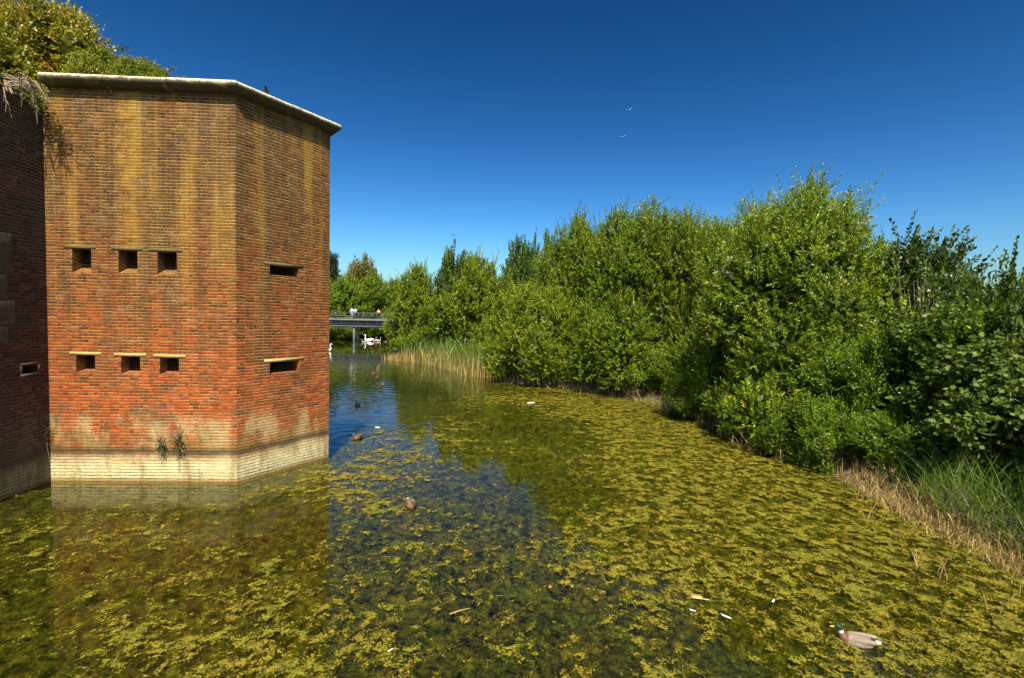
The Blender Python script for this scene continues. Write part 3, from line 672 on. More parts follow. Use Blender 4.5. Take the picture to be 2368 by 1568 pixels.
def dome(g, H, Rr, n, lr=(0.13, 0.32), leaders=5, flare=0.9):
    lo = []; p2, p3 = g.uniform(0, 6.28, 2)
    for i in range(n):
        t_ = (i + 0.5) / n * 0.9 + 0.02; er = Rr * (flare + (1 - flare) * t_ / 0.35 if t_ < 0.35 else max(0.0, 1 - ((t_ - 0.35) / 0.68) ** 2) ** 0.6)
        a = i * 2.39996 + g.uniform(-0.6, 0.6); er *= 1 + 0.16 * math.sin(2 * a + p2) + 0.12 * math.sin(3 * a + p3 + 5 * t_)
        r = Rr * g.uniform(*lr); rad = max(0, er - r * 0.8) * g.uniform(0.72, 1.14)
        lo.append((rad * math.cos(a), rad * math.sin(a), t_ * H * 0.93 + 0.1, r, r * g.uniform(0.8, 1.7)))
    for i in range(n // 4):
        t_ = g.uniform(0.15, 0.75); a = g.uniform(0, 6.28); r = Rr * 0.34; rad = Rr * 0.3 * g.uniform(0, 1)
        lo.append((rad * math.cos(a), rad * math.sin(a), t_ * H, r, r * 1.2))
    for i in range(leaders):
        a = g.uniform(0, 6.28); rad = Rr * g.uniform(0.05, 0.75); hh = H * (1.04 - 0.30 * (rad / Rr) ** 1.5); r = Rr * g.uniform(0.09, 0.17)
        lo.append((rad * math.cos(a), rad * math.sin(a), hh - r * 1.8, r, r * g.uniform(1.7, 2.6)))
    return lo
def trunk_mesh(g, lobes, stems, r0, parent, mat='bark', base_r=0.3):
    mb = MB(); lobes = np.asarray(lobes)
    for i in range(stems):
        l = lobes[g.integers(len(lobes))]; a = g.uniform(0, 6.28)
        b = np.array([math.cos(a) * base_r * g.uniform(0.2, 1), math.sin(a) * base_r * g.uniform(0.2, 1), -0.4]); e = l[:3] * np.array([0.9, 0.9, 1.0])
        s_ = np.linspace(0, 1, 8)[:, None]; mid = b * (1 - s_) + e * s_; mid[:, :2] -= (e - b)[:2] * 0.35 * (s_ * (1 - s_)) * 2
        mid += 0.06 * g.normal(size=mid.shape) * (s_ > 0.05)
        mb.tube(mid, r0 * g.uniform(0.5, 1) * (1 - 0.85 * s_[:, 0]), 7)
        for k in range(4):
            j = g.integers(3, 7); o = mid[j]; d = unit(g.normal(size=3) + np.array([0, 0, 0.7])); le = g.uniform(0.5, 1.4)
            mb.tube(np.array([o, o + d * le * 0.5 + 0.05 * g.normal(size=3), o + d * le]), [r0 * 0.22, r0 * 0.14, r0 * 0.05], 5)
    return mb.build('trunk', M[mat], parent, smooth=True)

def tree(kind, seed, H, Rr, nleaf, lL, lW, mat, label, cat, name, group, lobes=None, nl=34, K=16, splen=(0.28, 0.62), bend=(0, 0, 0.12), upw=0.7, stems=6, r0=0.10, ang=0.75, flat=False, star=False, inner=0.62, leaders=5, flare=0.9, extra=None):
    g = np.random.default_rng(seed)
    root = empty(name, (0, 0, 0), 0, label, cat, group)
    lob = lobes if lobes is not None else dome(g, H, Rr, nl, leaders=leaders, flare=flare)
    N = int(nleaf / K * 1.5); P, u, _ = lobe_pts(g, lob, N, inner)
    P = P[: int(nleaf / K)]; u = u[: len(P)]
    D0 = unit(u + np.array([0, 0, upw]) + 0.45 * g.normal(size=u.shape)); ln = g.uniform(*splen, len(P))
    arr = [sprays(g, P - D0 * ln[:, None] * 0.4, D0, ln, K, lL, lW, bend, ang, flat=flat, U=u)]
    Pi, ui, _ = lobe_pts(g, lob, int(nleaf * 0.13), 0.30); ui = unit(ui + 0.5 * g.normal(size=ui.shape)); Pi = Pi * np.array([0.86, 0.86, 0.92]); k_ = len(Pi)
    arr.append((Pi, unit(g.normal(size=(k_, 3))), ui, np.full(k_, lL * 2.2), np.full(k_, lL * 1.1), np.clip(0.02 + 0.06 * g.normal(size=k_), 0, 1)))  # big inner leaves block sky; darkest tint paints shade into crown gaps
    if extra is not None: arr.append(extra(g, lob))
    Pp, Dr, Nn, L, Wd, ti = [np.concatenate(x) for x in zip(*arr)]
    if star: V, Fq = star_leaves(Pp, Dr, Nn, L); k = len(STAR)
    else: V, Fq = leaves(Pp, Dr, Nn, L, Wd); k = 4
    trunk_mesh(g, lob, stems, r0, root)
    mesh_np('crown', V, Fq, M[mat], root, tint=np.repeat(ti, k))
    return root
used = set()
def put(src, px, top, y, half, label, tintc=(1, 1, 1), rz=0.0, dz=0.0, H0=1.0, R0=1.0, base=None, sy=None, group=None):
    """place a tree so that it stands on the ground at depth y; its top and half width follow from the picture"""
    o = src if src.name not in used and src['_fresh'] else copy_tree(src)
    src['_fresh'] = 0
    p = at_y(px, top, y); gz = float(ground_z(np.array([p.x]), np.array([y]))[0]) if base is None else base
    gz = max(gz, -0.25)
    r = half / F * y / R0; h = (p.z - gz) / H0
    o.location = (p.x, y, gz - 0.05 + dz); o.rotation_euler = (0, 0, rz); o.scale = (r, sy or r, h)
    o['label'] = label
    if group: o['group'] = group
    if '_fresh' in o: del o['_fresh']
    src['_fresh'] = 0
    for ch in o.children:
        if ch.name.startswith('crown'): ch.color = (*tintc, 1)
    return o
GW = 'willows crowding the right bank'; GE = 'dark elms rising at the right'
def fresh(o): o['_fresh'] = 1; return o
def willow_shoots(nsh, lL, lW, lmin=0.6, lmax=1.5):
    def f(g, lob):
        lb = np.asarray(lob); top = lb[:, 2] + lb[:, 4]; lb = lb[top > np.quantile(top, 0.45)]; lb = lb[g.integers(len(lb), size=nsh)]
        u = unit(g.normal(size=(nsh, 3)) * np.array([1, 1, 0.5]) + np.array([0, 0, 0.9])); O = lb[:, :3] + u * np.stack([lb[:, 3], lb[:, 3], lb[:, 4]], 1) * 0.75
        D0 = unit(u * 0.6 + np.array([0, 0, 0.9]) + 0.22 * g.normal(size=(nsh, 3))); ln = g.uniform(lmin, lmax, nsh)
        return sprays(g, O, D0, ln, 34, lL, lW, (0.05, 0, -0.10), 0.7, U=unit(u + np.array([0, -0.6, 0.2])))
    return f
W_A = fresh(tree('w', 11, 9.0, 3.8, 140000, 0.15, 0.050, 'willow', '', 'tree', 'willow_tree', GW, nl=60, stems=9, leaders=14, extra=willow_shoots(300, 0.13, 0.04)))
W_B = fresh(tree('w', 12, 9.0, 3.8, 125000, 0.155, 0.052, 'willow', '', 'tree', 'willow_tree', GW, nl=52, stems=8, leaders=16, extra=willow_shoots(320, 0.14, 0.042)))
W_C = fresh(tree('w', 13, 6.0, 3.6, 90000, 0.145, 0.052, 'willow', '', 'tree', 'willow_tree', GW, nl=50, stems=9, leaders=4, extra=willow_shoots(150, 0.13, 0.042)))
W_D = fresh(tree('w', 14, 9.0, 3.8, 70000, 0.22, 0.08, 'willow', '', 'tree', 'willow_tree', GW, nl=44, stems=6, leaders=9, extra=willow_shoots(160, 0.22, 0.08, 0.8, 2.0)))

def elm_shoots(nsh, zlo, spread, lL=0.18, lW=0.13, lmin=1.2, lmax=2.4):
    def f(g, lob):
        lb = np.asarray(lob); lb = lb[lb[:, 2] > zlo]; lb = lb[g.integers(len(lb), size=nsh)]
        O = lb[:, :3] + g.normal(size=(nsh, 3)) * lb[:, 3:4] * 0.25
        rad = unit((O - np.array([0, 0, 0])) * np.array([1, 1, 0])); D0 = unit(rad * spread * g.uniform(0.1, 1, (nsh, 1)) + np.array([0.30, 0, 1.0]) + 0.12 * g.normal(size=(nsh, 3)))
        ln = g.uniform(lmin, lmax, nsh); A_ = sprays(g, O, D0, ln, 40, lL, lW, (0.02, 0, 0.03), 0.85, nup=0.3, flat=True)
        B_ = sprays(g, O, D0, ln, 40, lL * 0.9, lW, (0.02, 0, 0.03), 1.0, nup=0.3)
        return tuple(np.concatenate(q) for q in zip(A_, B_))
    return f
E_A = fresh(tree('e', 21, 8.0, 1.9, 80000, 0.14, 0.095, 'elm', '', 'tree', 'elm_tree', GE, lobes=[(math.cos(i * 2.4) * 0.9 * (i / 26), math.sin(i * 2.4) * 0.9 * (i / 26), 0.8 + 4.6 * i / 26, 0.85, 0.9) for i in range(26)], K=16, flat=True, bend=(0, 0, 0.05), upw=1.2, splen=(0.5, 1.0), extra=elm_shoots(120, 3.4, 0.75), stems=9, r0=0.07))
E_D = fresh(tree('e', 23, 9.0, 3.8, 52000, 0.24, 0.16, 'elm', '', 'tree', 'elm_tree', GE, nl=34, K=12, splen=(0.5, 1.0), upw=1.0, stems=6, leaders=9, extra=elm_shoots(70, 5, 0.5, 0.30, 0.20)))
E_B = fresh(tree('e', 22, 6.0, 1.5, 52000, 0.14, 0.09, 'elm', '', 'tree', 'elm_tree', GE, lobes=[(math.cos(i * 2.4) * 0.7, math.sin(i * 2.4) * 0.7, 0.4 + 3.3 * i / 20, 0.78, 0.8) for i in range(20)], K=16, flat=True, bend=(0, 0, 0.05), upw=1.0, splen=(0.5, 0.9), extra=elm_shoots(80, 2.0, 0.7), stems=7, r0=0.05))
SY = fresh(tree('s', 31, 5.0, 2.8, 26000, 0.17, 0.16, 'sycamore', '', 'tree', 'sycamore_tree', 'sycamores at the right edge', nl=30, K=7, ang=1.0, splen=(0.4, 0.8), upw=0.2, bend=(0, 0, -0.15), stems=6, star=True))
OAK = fresh(tree('o', 41, 14.0, 5.5, 42000, 0.34, 0.20, 'oak', '', 'tree', 'oak_tree', None, nl=40, K=9, splen=(0.6, 1.1), upw=0.3, stems=6, r0=0.3, lobes=None, leaders=2))
pl = []
gp = np.random.default_rng(5)
for i in range(26):
    t_ = i / 25; a = i * 2.4; rad = 2.6 * (1 - t_ * 0.7) * gp.uniform(0.5, 1.1); pl.append((rad * math.cos(a), rad * math.sin(a), 5 + 9.3 * t_, 1.0, 0.45))
PINE = fresh(tree('p', 42, 15.0, 3.6, 26000, 0.30, 0.05, 'pine', '', 'tree', 'pine_tree', None, lobes=pl, K=10, splen=(0.4, 0.8), upw=0.6, stems=12, r0=0.22, ang=0.6))
SH = fresh(tree('h', 51, 3.0, 2.0, 40000, 0.115, 0.052, 'willow', '', 'shrub', 'shrub', 'low shrubs at the water edge', nl=24, K=10, stems=12, r0=0.035, leaders=6))

k9 = dict(H0=9.0, R0=3.8)
put(W_A, 1880, 452, 18.6, 250, 'tallest willow, bright green, filling the right half above the water', (1, 1, 1), 0.3, sy=0.78, **k9)
put(W_B, 1490, 488, 29.5, 160, 'broad willow with a domed top left of the sky gap', (0.95, 0.95, 0.9), 1.2, **k9)
put(W_B, 1600, 520, 27.5, 120, 'willow with a ragged top just left of the sky gap', (1.0, 0.95, 0.85), 4.0, **k9)
put(W_A, 1345, 520, 33.0, 120, 'willow with one knobbly head standing left of the domed willow', (0.95, 0.95, 0.9), 2.2, **k9)
put(W_B, 1725, 495, 23.0, 115, 'willow with pale tips just right of the sky gap', (1.08, 1.05, 0.95), 5.1, **k9)
put(W_A, 1770, 570, 20.2, 150, 'willow filling the bank between the pale tipped one and the tallest', (0.95, 1.0, 0.9), 3.9, **k9)
put(W_C, 1245, 668, 31.8, 120, 'low rounded yellowish willow bulging over the water', (1.25, 1.12, 0.8), 0.8, H0=6.0, R0=3.6)
put(W_C, 1700, 700, 22.0, 130, 'low willow leaning out over the dark gap at the water', (0.9, 1.0, 0.9), 2.8, H0=6.0, R0=3.6)
put(W_C, 1430, 690, 28.3, 130, 'low willow below the domed one, touching the water', (1.0, 1.02, 0.9), 4.4, H0=6.0, R0=3.6)
put(W_C, 1900, 770, 16.8, 170, 'low bushy willow in front of the tallest one', (0.95, 1.05, 0.9), 5.4, H0=6.0, R0=3.6, sy=0.5)
put(W_D, 1105, 608, 44, 75, 'feathery willow beside the reeds', (1.1, 1.05, 0.85), 0.2, **k9)
put(W_D, 965, 628, 54, 62, 'slim light willow at the right end of the bridge', (1.15, 1.1, 0.8), 1.4, **k9)
put(W_D, 1030, 690, 47, 70, 'lower willow behind the reed bed', (0.95, 1.0, 0.9), 2.4, **k9)
put(W_D, 1165, 650, 40, 60, 'willow between the feathery one and the yellowish one', (0.95, 0.95, 0.9), 3.4, **k9)
put(W_D, 800, 655, 86, 60, 'green willow behind the bridge beside the tower edge', (0.9, 1.0, 0.9), 0.9, **k9)
put(W_D, 865, 648, 88, 56, 'rounded willow behind the people on the bridge', (1.0, 1.05, 0.9), 4.1, **k9)
put(W_D, 915, 655, 96, 40, 'small willow in the dip of the skyline', (0.9, 0.95, 0.9), 5.1, **k9)
put(W_D, 740, 650, 92, 60, 'willow mostly hidden behind the tower', (0.9, 1.0, 0.9), 2.1, **k9)
put(W_D, 690, 655, 94, 60, 'willow wholly behind the tower, second from its edge', (0.95, 1.0, 0.9), 3.0, **k9)
put(W_D, 635, 650, 97, 60, 'willow wholly behind the tower, third from its edge', (1.0, 1.05, 0.9), 0.5, **k9)
put(W_D, 570, 645, 99, 65, 'willow wholly behind the tower, farthest from its edge', (0.9, 0.95, 0.9), 1.8, **k9)
put(SH, 790, 755, 82.5, 45, 'dense shrub under the bridge left of its pier', (0.9, 1.0, 0.9), 0.0, H0=3.0, R0=2.0, base=-0.2)
put(SH, 880, 758, 92, 45, 'dark shrub under the bridge right of its pier', (0.6, 0.7, 0.7), 1.0, H0=3.0, R0=2.0, base=-0.2)
put(E_D, 1050, 592, 50, 50, 'dark tree with two spires behind the reed bed', (1.3, 1.35, 1.0), 0.4, H0=9.0, R0=3.8, group='dark trees in the distance')
put(E_D, 1215, 575, 45, 58, 'dark tree with a stepped top left of the knobbly willow', (1.3, 1.35, 1.0), 2.4, H0=9.0, R0=3.8, group='dark trees in the distance')
put(E_D, 1285, 562, 42, 45, 'narrow dark tree squeezed against the knobbly willow', (1.3, 1.35, 1.0), 1.4, H0=9.0, R0=3.8, group='dark trees in the distance')
put(E_A, 2125, 478, 17.5, 95, 'tallest dark elm with spiky shoots and bare dead stems before it', (1, 1, 1), 0.0, H0=8.0, R0=1.9)
put(E_A, 2020, 510, 20.0, 75, 'dark elm peeping over the shoulder of the tallest willow', (1, 1, 1), 1.9, H0=8.0, R0=1.9)
put(E_B, 2215, 585, 15.0, 70, 'short dark elm between the two spikier ones', (1.35, 1.35, 1), 0.5, H0=6.0, R0=1.5)
put(E_B, 2310, 565, 14.0, 65, 'dark elm with leaning shoots near the right picture edge', (1.35, 1.35, 1), 3.1, H0=6.0, R0=1.5)
put(E_B, 2300, 660, 12.6, 110, 'low dense elm thicket over the sycamore', (2.0, 2.1, 1), 2.2, H0=6.0, R0=1.5)
put(E_B, 2160, 690, 14.2, 105, 'low elm bush below the dead stems', (1.3, 1.3, 1), 4.6, H0=6.0, R0=1.5)
put(SY, 2290, 800, 11.6, 175, 'broad leaved sycamore hanging dark over the near reeds', (1, 1, 1), 0.0, H0=5.0, R0=2.8, sy=0.7)
put(SY, 2430, 610, 11.0, 75, 'sycamore branch poking in at the right picture edge', (0.9, 0.9, 0.9), 2.0, H0=5.0, R0=2.8)
put(OAK, 838, 590, 112, 44, 'round topped brownish oak above the willows behind the bridge', (1, 1, 1), 0.0, H0=14.0, R0=5.5)
put(PINE, 768, 580, 104, 30, 'dark pine showing beside the upper edge of the tower', (1, 1, 1), 0.0, H0=15.0, R0=3.6)
k3 = dict(H0=3.0, R0=2.0)
put(SH, 945, 778, 53, 40, 'small shrub at the tip of the bank before the bridge', (1.0, 1.05, 0.85), 5.0, **k3)
put(SH, 1175, 770, 34.5, 70, 'bright low shrub between the reed bed and the yellowish willow', (1.3, 1.2, 0.8), 0.7, **k3)
put(SH, 1105, 800, 38.5, 50, 'small bright shrub at the right end of the reed bed', (1.25, 1.2, 0.8), 2.7, **k3)
put(SH, 1560, 800, 25.0, 75, 'leafy shrub dipping into the water left of the dark gap', (0.95, 1, 0.9), 1.7, **k3)
put(SH, 1760, 880, 17.4, 110, 'leafy shrub trailing in the weed right of the dark gap', (0.75, 0.85, 0.8), 3.7, sy=0.55, **k3)
put(SH, 1870, 930, 14.7, 105, 'lowest leafy shrub beside the near reeds', (0.8, 0.9, 0.8), 4.9, sy=0.55, **k3)
put(SH, 1640, 860, 20.6, 80, 'leafy shrub closing the bank just left of the trailing one', (0.85, 0.95, 0.85), 2.2, **k3)
put(SH, 1690, 800, 20.0, 90, 'taller shrub behind the trailing one', (0.9, 1.0, 0.85), 0.2, **k3)
put(SH, 2060, 960, 12.9, 100, 'shrub hanging over the first of the near reeds', (0.8, 0.95, 0.85), 1.2, **k3)
put(SH, 2010, 800, 15.0, 110, 'shrub between the lowest one and the sycamore', (0.7, 0.85, 0.8), 5.9, **k3)
put(E_B, 2215, 650, 13.6, 120, 'dense elm filling the slope below the two spiky tops', (2.0, 2.1, 1), 5.2, H0=6.0, R0=1.5)
# trees just outside the picture that shade the right corner
for (x, y, s) in ((13.0, 5.6, 1.05), (15.5, 2.0, 1.4)):
    o = copy_tree(SY); o.location = (x, y, 0.6); o.scale = (s, s, 1.5 * s); o.rotation_euler = (0, 0, x)
    o['label'] = 'sycamore out of the picture shading the near corner' if x < 15 else 'taller sycamore farther out of the picture'
for o in C.objects:
    if '_fresh' in o: del o['_fresh']

# dead bare stems in front of the elm
g = np.random.default_rng(3); mb = MB(); b0 = at_y(2130, 790, 14.6)
for i in range(26):
    a = g.uniform(-0.5, 0.5); h = g.uniform(1.0, 2.9); o = np.array([g.uniform(-0.35, 0.35), g.uniform(-0.2, 0.2), -1.8])
    e = np.array([math.sin(a) * h, g.uniform(-0.3, 0.3), h * math.cos(a) - 0.3]); mb.tube(np.array([o, (o + e) / 2 + 0.1 * g.normal(size=3), e]), [0.011, 0.008, 0.003], 4)
o = mb.build('dead_bush', M['dead_wood']); o.location = b0; tag(o, 'bare pale dead stems fanning up before the tallest dark elm', 'bush')

# ------------------------------------------------------------------ reeds
def blades(name, pts, hts, w, seed, mat, lean, label, cat, nseg=5, dry=0.0, droop=0.3):
    g = np.random.default_rng(seed); n = len(pts); t_ = np.linspace(0, 1, nseg)
    a = g.uniform(0, 6.28, n); d = np.stack([np.cos(a), np.sin(a), 0 * a], 1) * (g.uniform(0.02, lean, n) * hts)[:, None]
    P = pts[:, None] + np.array([0, 0, 1.0]) * (hts[:, None] * (t_ - droop * g.uniform(0, 1, (n, 1)) * t_ ** 3))[..., None] + d[:, None] * (t_ ** 1.8)[None, :, None]
    b = g.uniform(0, 6.28, n); sd_ = np.stack([np.cos(b), np.sin(b), 0 * b], 1)
    ww = w * g.uniform(0.6, 1.3, n)[:, None] * np.array([0.7, 1, 0.9, 0.6, 0.05])[None, :nseg] if nseg == 5 else w * np.ones((n, nseg))
    L_ = P - sd_[:, None] * ww[..., None] / 2; R_ = P + sd_[:, None] * ww[..., None] / 2
    V = np.stack([L_, R_], 2).reshape(-1, 3); i = (np.arange(n) * nseg * 2)[:, None] + np.arange(nseg - 1)[None] * 2
    Q = np.stack([i, i + 1, i + 3, i + 2], -1).reshape(-1, 4)
    ti = np.repeat(np.clip(0.5 + 0.22 * g.normal(size=n), 0, 1), nseg * 2)
    o = mesh_np(name, V, Q, M[mat], tint=ti); return tag(o, label, cat, kind='stuff')
g = np.random.default_rng(77)
def along(pts, n, spread):
    pts = np.array(pts, float); s_ = g.uniform(0, len(pts) - 1, n); i = np.minimum(s_.astype(int), len(pts) - 2); f = (s_ - i)[:, None]
    p = pts[i] * (1 - f) + pts[i + 1] * f; p[:, 0] += g.uniform(spread[0], spread[1], n); p[:, 1] += g.normal(size=n) * 0.2
    z = np.maximum(ground_z(p[:, 0], p[:, 1]), -0.15); return np.stack([p[:, 0], p[:, 1], z], 1)
near = [wpt(1975, 1105), wpt(2050, 1160), wpt(2130, 1205), wpt(2250, 1265), wpt(2368, 1320), wpt(2500, 1390)]
p = along(near, 1400, (0.35, 1.7)); blades('reeds', p, g.uniform(0.35, 1.25, len(p)), 0.015, 1, 'reed', 1.0, 'green reeds on the near right bank', 'reeds')
p = along(near, 3800, (-0.42, 0.6)); blades('dead_reeds', p, g.uniform(0.10, 0.48, len(p)), 0.016, 2, 'dry_reed', 0.7, 'brown broken reed stubs along the near right bank', 'reeds', droop=0.7)
farp = [wpt(902, 832), wpt(950, 838), wpt(1005, 846), wpt(1050, 856), wpt(1085, 868), wpt(1125, 876)]
def along2(n, dy): 
    pts = np.array(farp); s_ = g.uniform(0, 5, n); i = np.minimum(s_.astype(int), 4); f = (s_ - i)[:, None]
    p = pts[i] * (1 - f) + pts[i + 1] * f; p[:, 1] += g.uniform(*dy, n); p[:, 0] += g.normal(size=n) * 0.5
    return np.stack([p[:, 0], p[:, 1], np.full(n, -0.1)], 1), s_
p, s_ = along2(2600, (0, 2.6)); blades('dead_reeds', p, g.uniform(0.25, 1.0, len(p)) ** 1.4 * 1.9 * np.clip(0.45 + 0.4 * s_, 0, 1.05), 0.05, 3, 'dry_reed', 0.25, 'straw coloured reed bed on the far bank before the bridge', 'reeds', droop=0.1)
p, s_ = along2(1900, (0.5, 4.5)); p = p[s_ > 0.6]; blades('reeds', p, g.uniform(0.8, 3.2, len(p)), 0.06, 4, 'reed', 0.45, 'tall green reeds behind the straw coloured ones', 'reeds')
bnk = [wpt(1130, 876), wpt(1200, 886), wpt(1300, 901), wpt(1420, 916), wpt(1530, 940), wpt(1640, 986), wpt(1720, 1036), wpt(1850, 1072), wpt(1965, 1100)]
p = along(bnk, 520, (-0.35, 0.5)); blades('bare_twigs', p, g.uniform(0.25, 1.0, len(p)), 0.026, 6, 'dry_reed', 1.3, 'bare twigs and roots along the foot of the willows', 'twigs')
# loose stalks standing in the weed
q = np.array([[*wpt(a, b), -0.05] for a, b in ((2085, 1275), (2110, 1310), (2118, 1300), (2150, 1330), (2175, 1335), (2070, 1240), (2200, 1290), (2012, 1200), (2300, 1420), (2330, 1400), (2240, 1340), (1880, 1085), (1945, 1110), (2008, 1215), (2280, 1380), (2360, 1450), (2345, 1380))])
q = np.repeat(q, 3, 0) + g.normal(size=(51, 3)) * np.array([0.08, 0.08, 0]); blades('reed_stalks', q, g.uniform(0.15, 0.75, 51), 0.016, 5, 'dry_reed', 0.5, 'scattered thin stalks standing in the weed by the near reeds', 'reeds')

# ------------------------------------------------------------------ vegetation on the fort roof
BR = tree('b', 61, 2.2, 1.8, 42000, 0.095, 0.062, 'bramble', '', 'shrub', 'bramble_bush', 'brambles on the fort roof', nl=26, K=9, stems=9, r0=0.02, leaders=4, splen=(0.18, 0.42), upw=0.3)
brs = [(-12.6, 13.2, 9.8, 0.86, 1.02, 0.0, 'bramble heap at the top left corner of the picture', (1.35, 1.2, 1.0)),
       (-11.5, 13.3, 9.55, 0.66, 0.64, 1.0, 'reddish bramble over the left end of the coping', (1.7, 1.0, 0.8)),
       (-10.7, 12.9, 9.6, 0.52, 0.50, 2.0, 'dark green bramble behind the middle of the coping', (0.95, 1.1, 0.8)),
       (-9.8, 12.7, 9.65, 0.48, 0.38, 3.0, 'bramble trailing low along the coping', (0.85, 1.05, 0.8)),
       (-8.95, 12.75, 9.72, 0.36, 0.25, 1.4, 'smallest bramble at the right end of the roof growth', (0.85, 1.05, 0.8)),
       (-13.3, 10.9, 8.9, 0.85, 0.95, 4.0, 'bramble hanging over the top of the dark wall', (1.25, 1.2, 0.9)),
       (-12.6, 9.8, 8.5, 0.62, 0.70, 5.0, 'orange tinged bramble above the dead stems', (1.8, 1.05, 0.8))]
for i, (x, y, z, s, sz, rz, lab, tc) in enumerate(brs):
    o = BR if i == 0 else copy_tree(BR)
    o.location = (x, y, z); o.scale = (s, s, sz); o.rotation_euler = (0, 0, rz); o['label'] = lab
    for ch in o.children:
        if ch.name.startswith('crown'): ch.color = (*tc, 1)
# long sprigs against the sky
def sprig(pts, label, n):
    g = np.random.default_rng(n); P = np.array([at_y(a, b, d) for a, b, d in pts]); root = empty('bramble_sprig', P[0], 0, label, 'sprig', 'sprigs sticking out of the brambles')
    P = P - P[0]; mb = MB(); mb.tube(P, np.linspace(0.012, 0.004, len(P)), 5); mb.build('stem', M['bark'], root)
    k = 46; s_ = g.uniform(0.15, 1, k) * (len(P) - 1); i = np.minimum(s_.astype(int), len(P) - 2); f = (s_ - i)[:, None]
    Q = P[i] * (1 - f) + P[i + 1] * f; D_ = unit(g.normal(size=(k, 3))); V, Fq = leaves(Q, D_, unit(g.normal(size=(k, 3)) + np.array([0, 0, 1])), g.uniform(0.05, 0.10, k), g.uniform(0.03, 0.055, k))
    o = mesh_np('leaves', V, Fq, M['bramble'], root, tint=np.repeat(g.uniform(0.1, 0.5, k), 4)); o.color = (0.7, 0.9, 0.8, 1)
sprig([(180, 85, 13.2), (158, 55, 13.1), (128, 28, 13.0)], 'highest thorny sprig arching up against the sky', 1)
sprig([(240, 125, 13.4), (270, 112, 13.3), (302, 112, 13.2)], 'sprig poking out midway down the bramble slope', 2)
sprig([(345, 178, 13.4), (375, 165, 13.2), (406, 156, 13.1)], 'lowest sprig reaching out over the coping', 3)
# pale dead stems hanging by the wall top
g = np.random.default_rng(9); mb = MB()
for i in range(34):
    a = at_y(g.uniform(0, 60), g.uniform(165, 200), g.uniform(10.4, 11.0)); b = at_y(g.uniform(30, 118), g.uniform(195, 240), g.uniform(10.9, 11.4)); c = (a + b) / 2 + Vector((0, 0, g.uniform(-0.05, 0.12)))
    mb.tube(np.array([a, c, b]), [0.011, 0.009, 0.004], 4)
for i in range(10):
    a = at_y(g.uniform(0, 90), g.uniform(175, 215), g.uniform(10.5, 11.2)); b = a + Vector((g.uniform(-0.1, 0.15), 0.1, -g.uniform(0.4, 0.8))); mb.tube(np.array([a, (a + b) / 2 + Vector((0.06, 0, 0)), b]), [0.012, 0.010, 0.005], 4)
o = mb.build('dead_creeper', M['dead_wood']); tag(o, 'tangle of pale dead stems hanging beside the coping end', 'dead creeper')
g = np.random.default_rng(19)
def leafy(name, n, box, d, lL, label, cat, mat='bramble', col=(0.8, 0.95, 0.8)):
    P = np.array([at_y(g.normal(box[0], box[1]), g.normal(box[2], box[3]), g.uniform(*d)) for _ in range(n)])
    V, Fq = leaves(P, unit(g.normal(size=(n, 3)) - np.array([0, 0, 0.5])), unit(g.normal(size=(n, 3)) + np.array([0.3, -0.5, 0.6])), g.uniform(0.6, 1.3, n) * lL, g.uniform(0.3, 0.7, n) * lL)
    o = mesh_np(name, V, Fq, M[mat], tint=np.repeat(g.uniform(0.1, 0.7, n), 4)); o.color = (*col, 1); return tag(o, label, cat)
leafy('ivy', 420, (88, 12, 226, 14), (10.9, 11.45), 0.07, 'ivy patch hanging in the corner below the coping end', 'ivy')

# plants in the tower foot
def tuft(px, py, label, up_, down, n):
    g = np.random.default_rng(n); p = on_plane(px, py, A + fn * 0.03, fn); root = empty('wall_plant', p, 0, label, 'plant', 'tufts rooted in the tower foot')
    mb = MB()
    for i in range(up_):
        e = np.array([g.normal() * 0.16, -0.08 - g.uniform(0, 0.1), g.uniform(0.15, 0.5)]); mb.tube(np.array([(0, 0, 0), e * 0.5 + g.normal(size=3) * 0.02, e]), [0.006, 0.005, 0.002], 4)
    for i in range(down):
        e = np.array([g.normal() * 0.12, -0.03, -g.uniform(0.3, 0.75)]); mb.tube(np.array([(0, 0, 0), (e[0] * 0.8, -0.07, e[2] * 0.4), e]), [0.005, 0.004, 0.002], 4)
    mb.build('stems', M['dead_wood'], root)
    k = 160; Q = g.normal(size=(k, 3)) * np.array([0.07, 0.03, 0.11]) + np.array([0, -0.06, -0.06]); Q[:, 1] = np.minimum(Q[:, 1], -0.01)
    V, Fq = leaves(Q, unit(g.normal(size=(k, 3))), unit(g.normal(size=(k, 3))), g.uniform(0.04, 0.09, k), g.uniform(0.015, 0.03, k))
    o = mesh_np('leaves', V, Fq, M['bramble'], root, tint=np.repeat(g.uniform(0.0, 0.35, k), 4)); o.color = (0.6, 0.6, 0.5, 1)
tuft(376, 1025, 'smaller tuft with long hanging roots on the tower foot', 6, 9, 1)
tuft(417, 1024, 'bushier twiggy plant on the tower foot, right of the small tuft', 26, 3, 2)
tuft(108, 1000, 'fern like plant in the corner of tower and dark wall', 10, 4, 3)

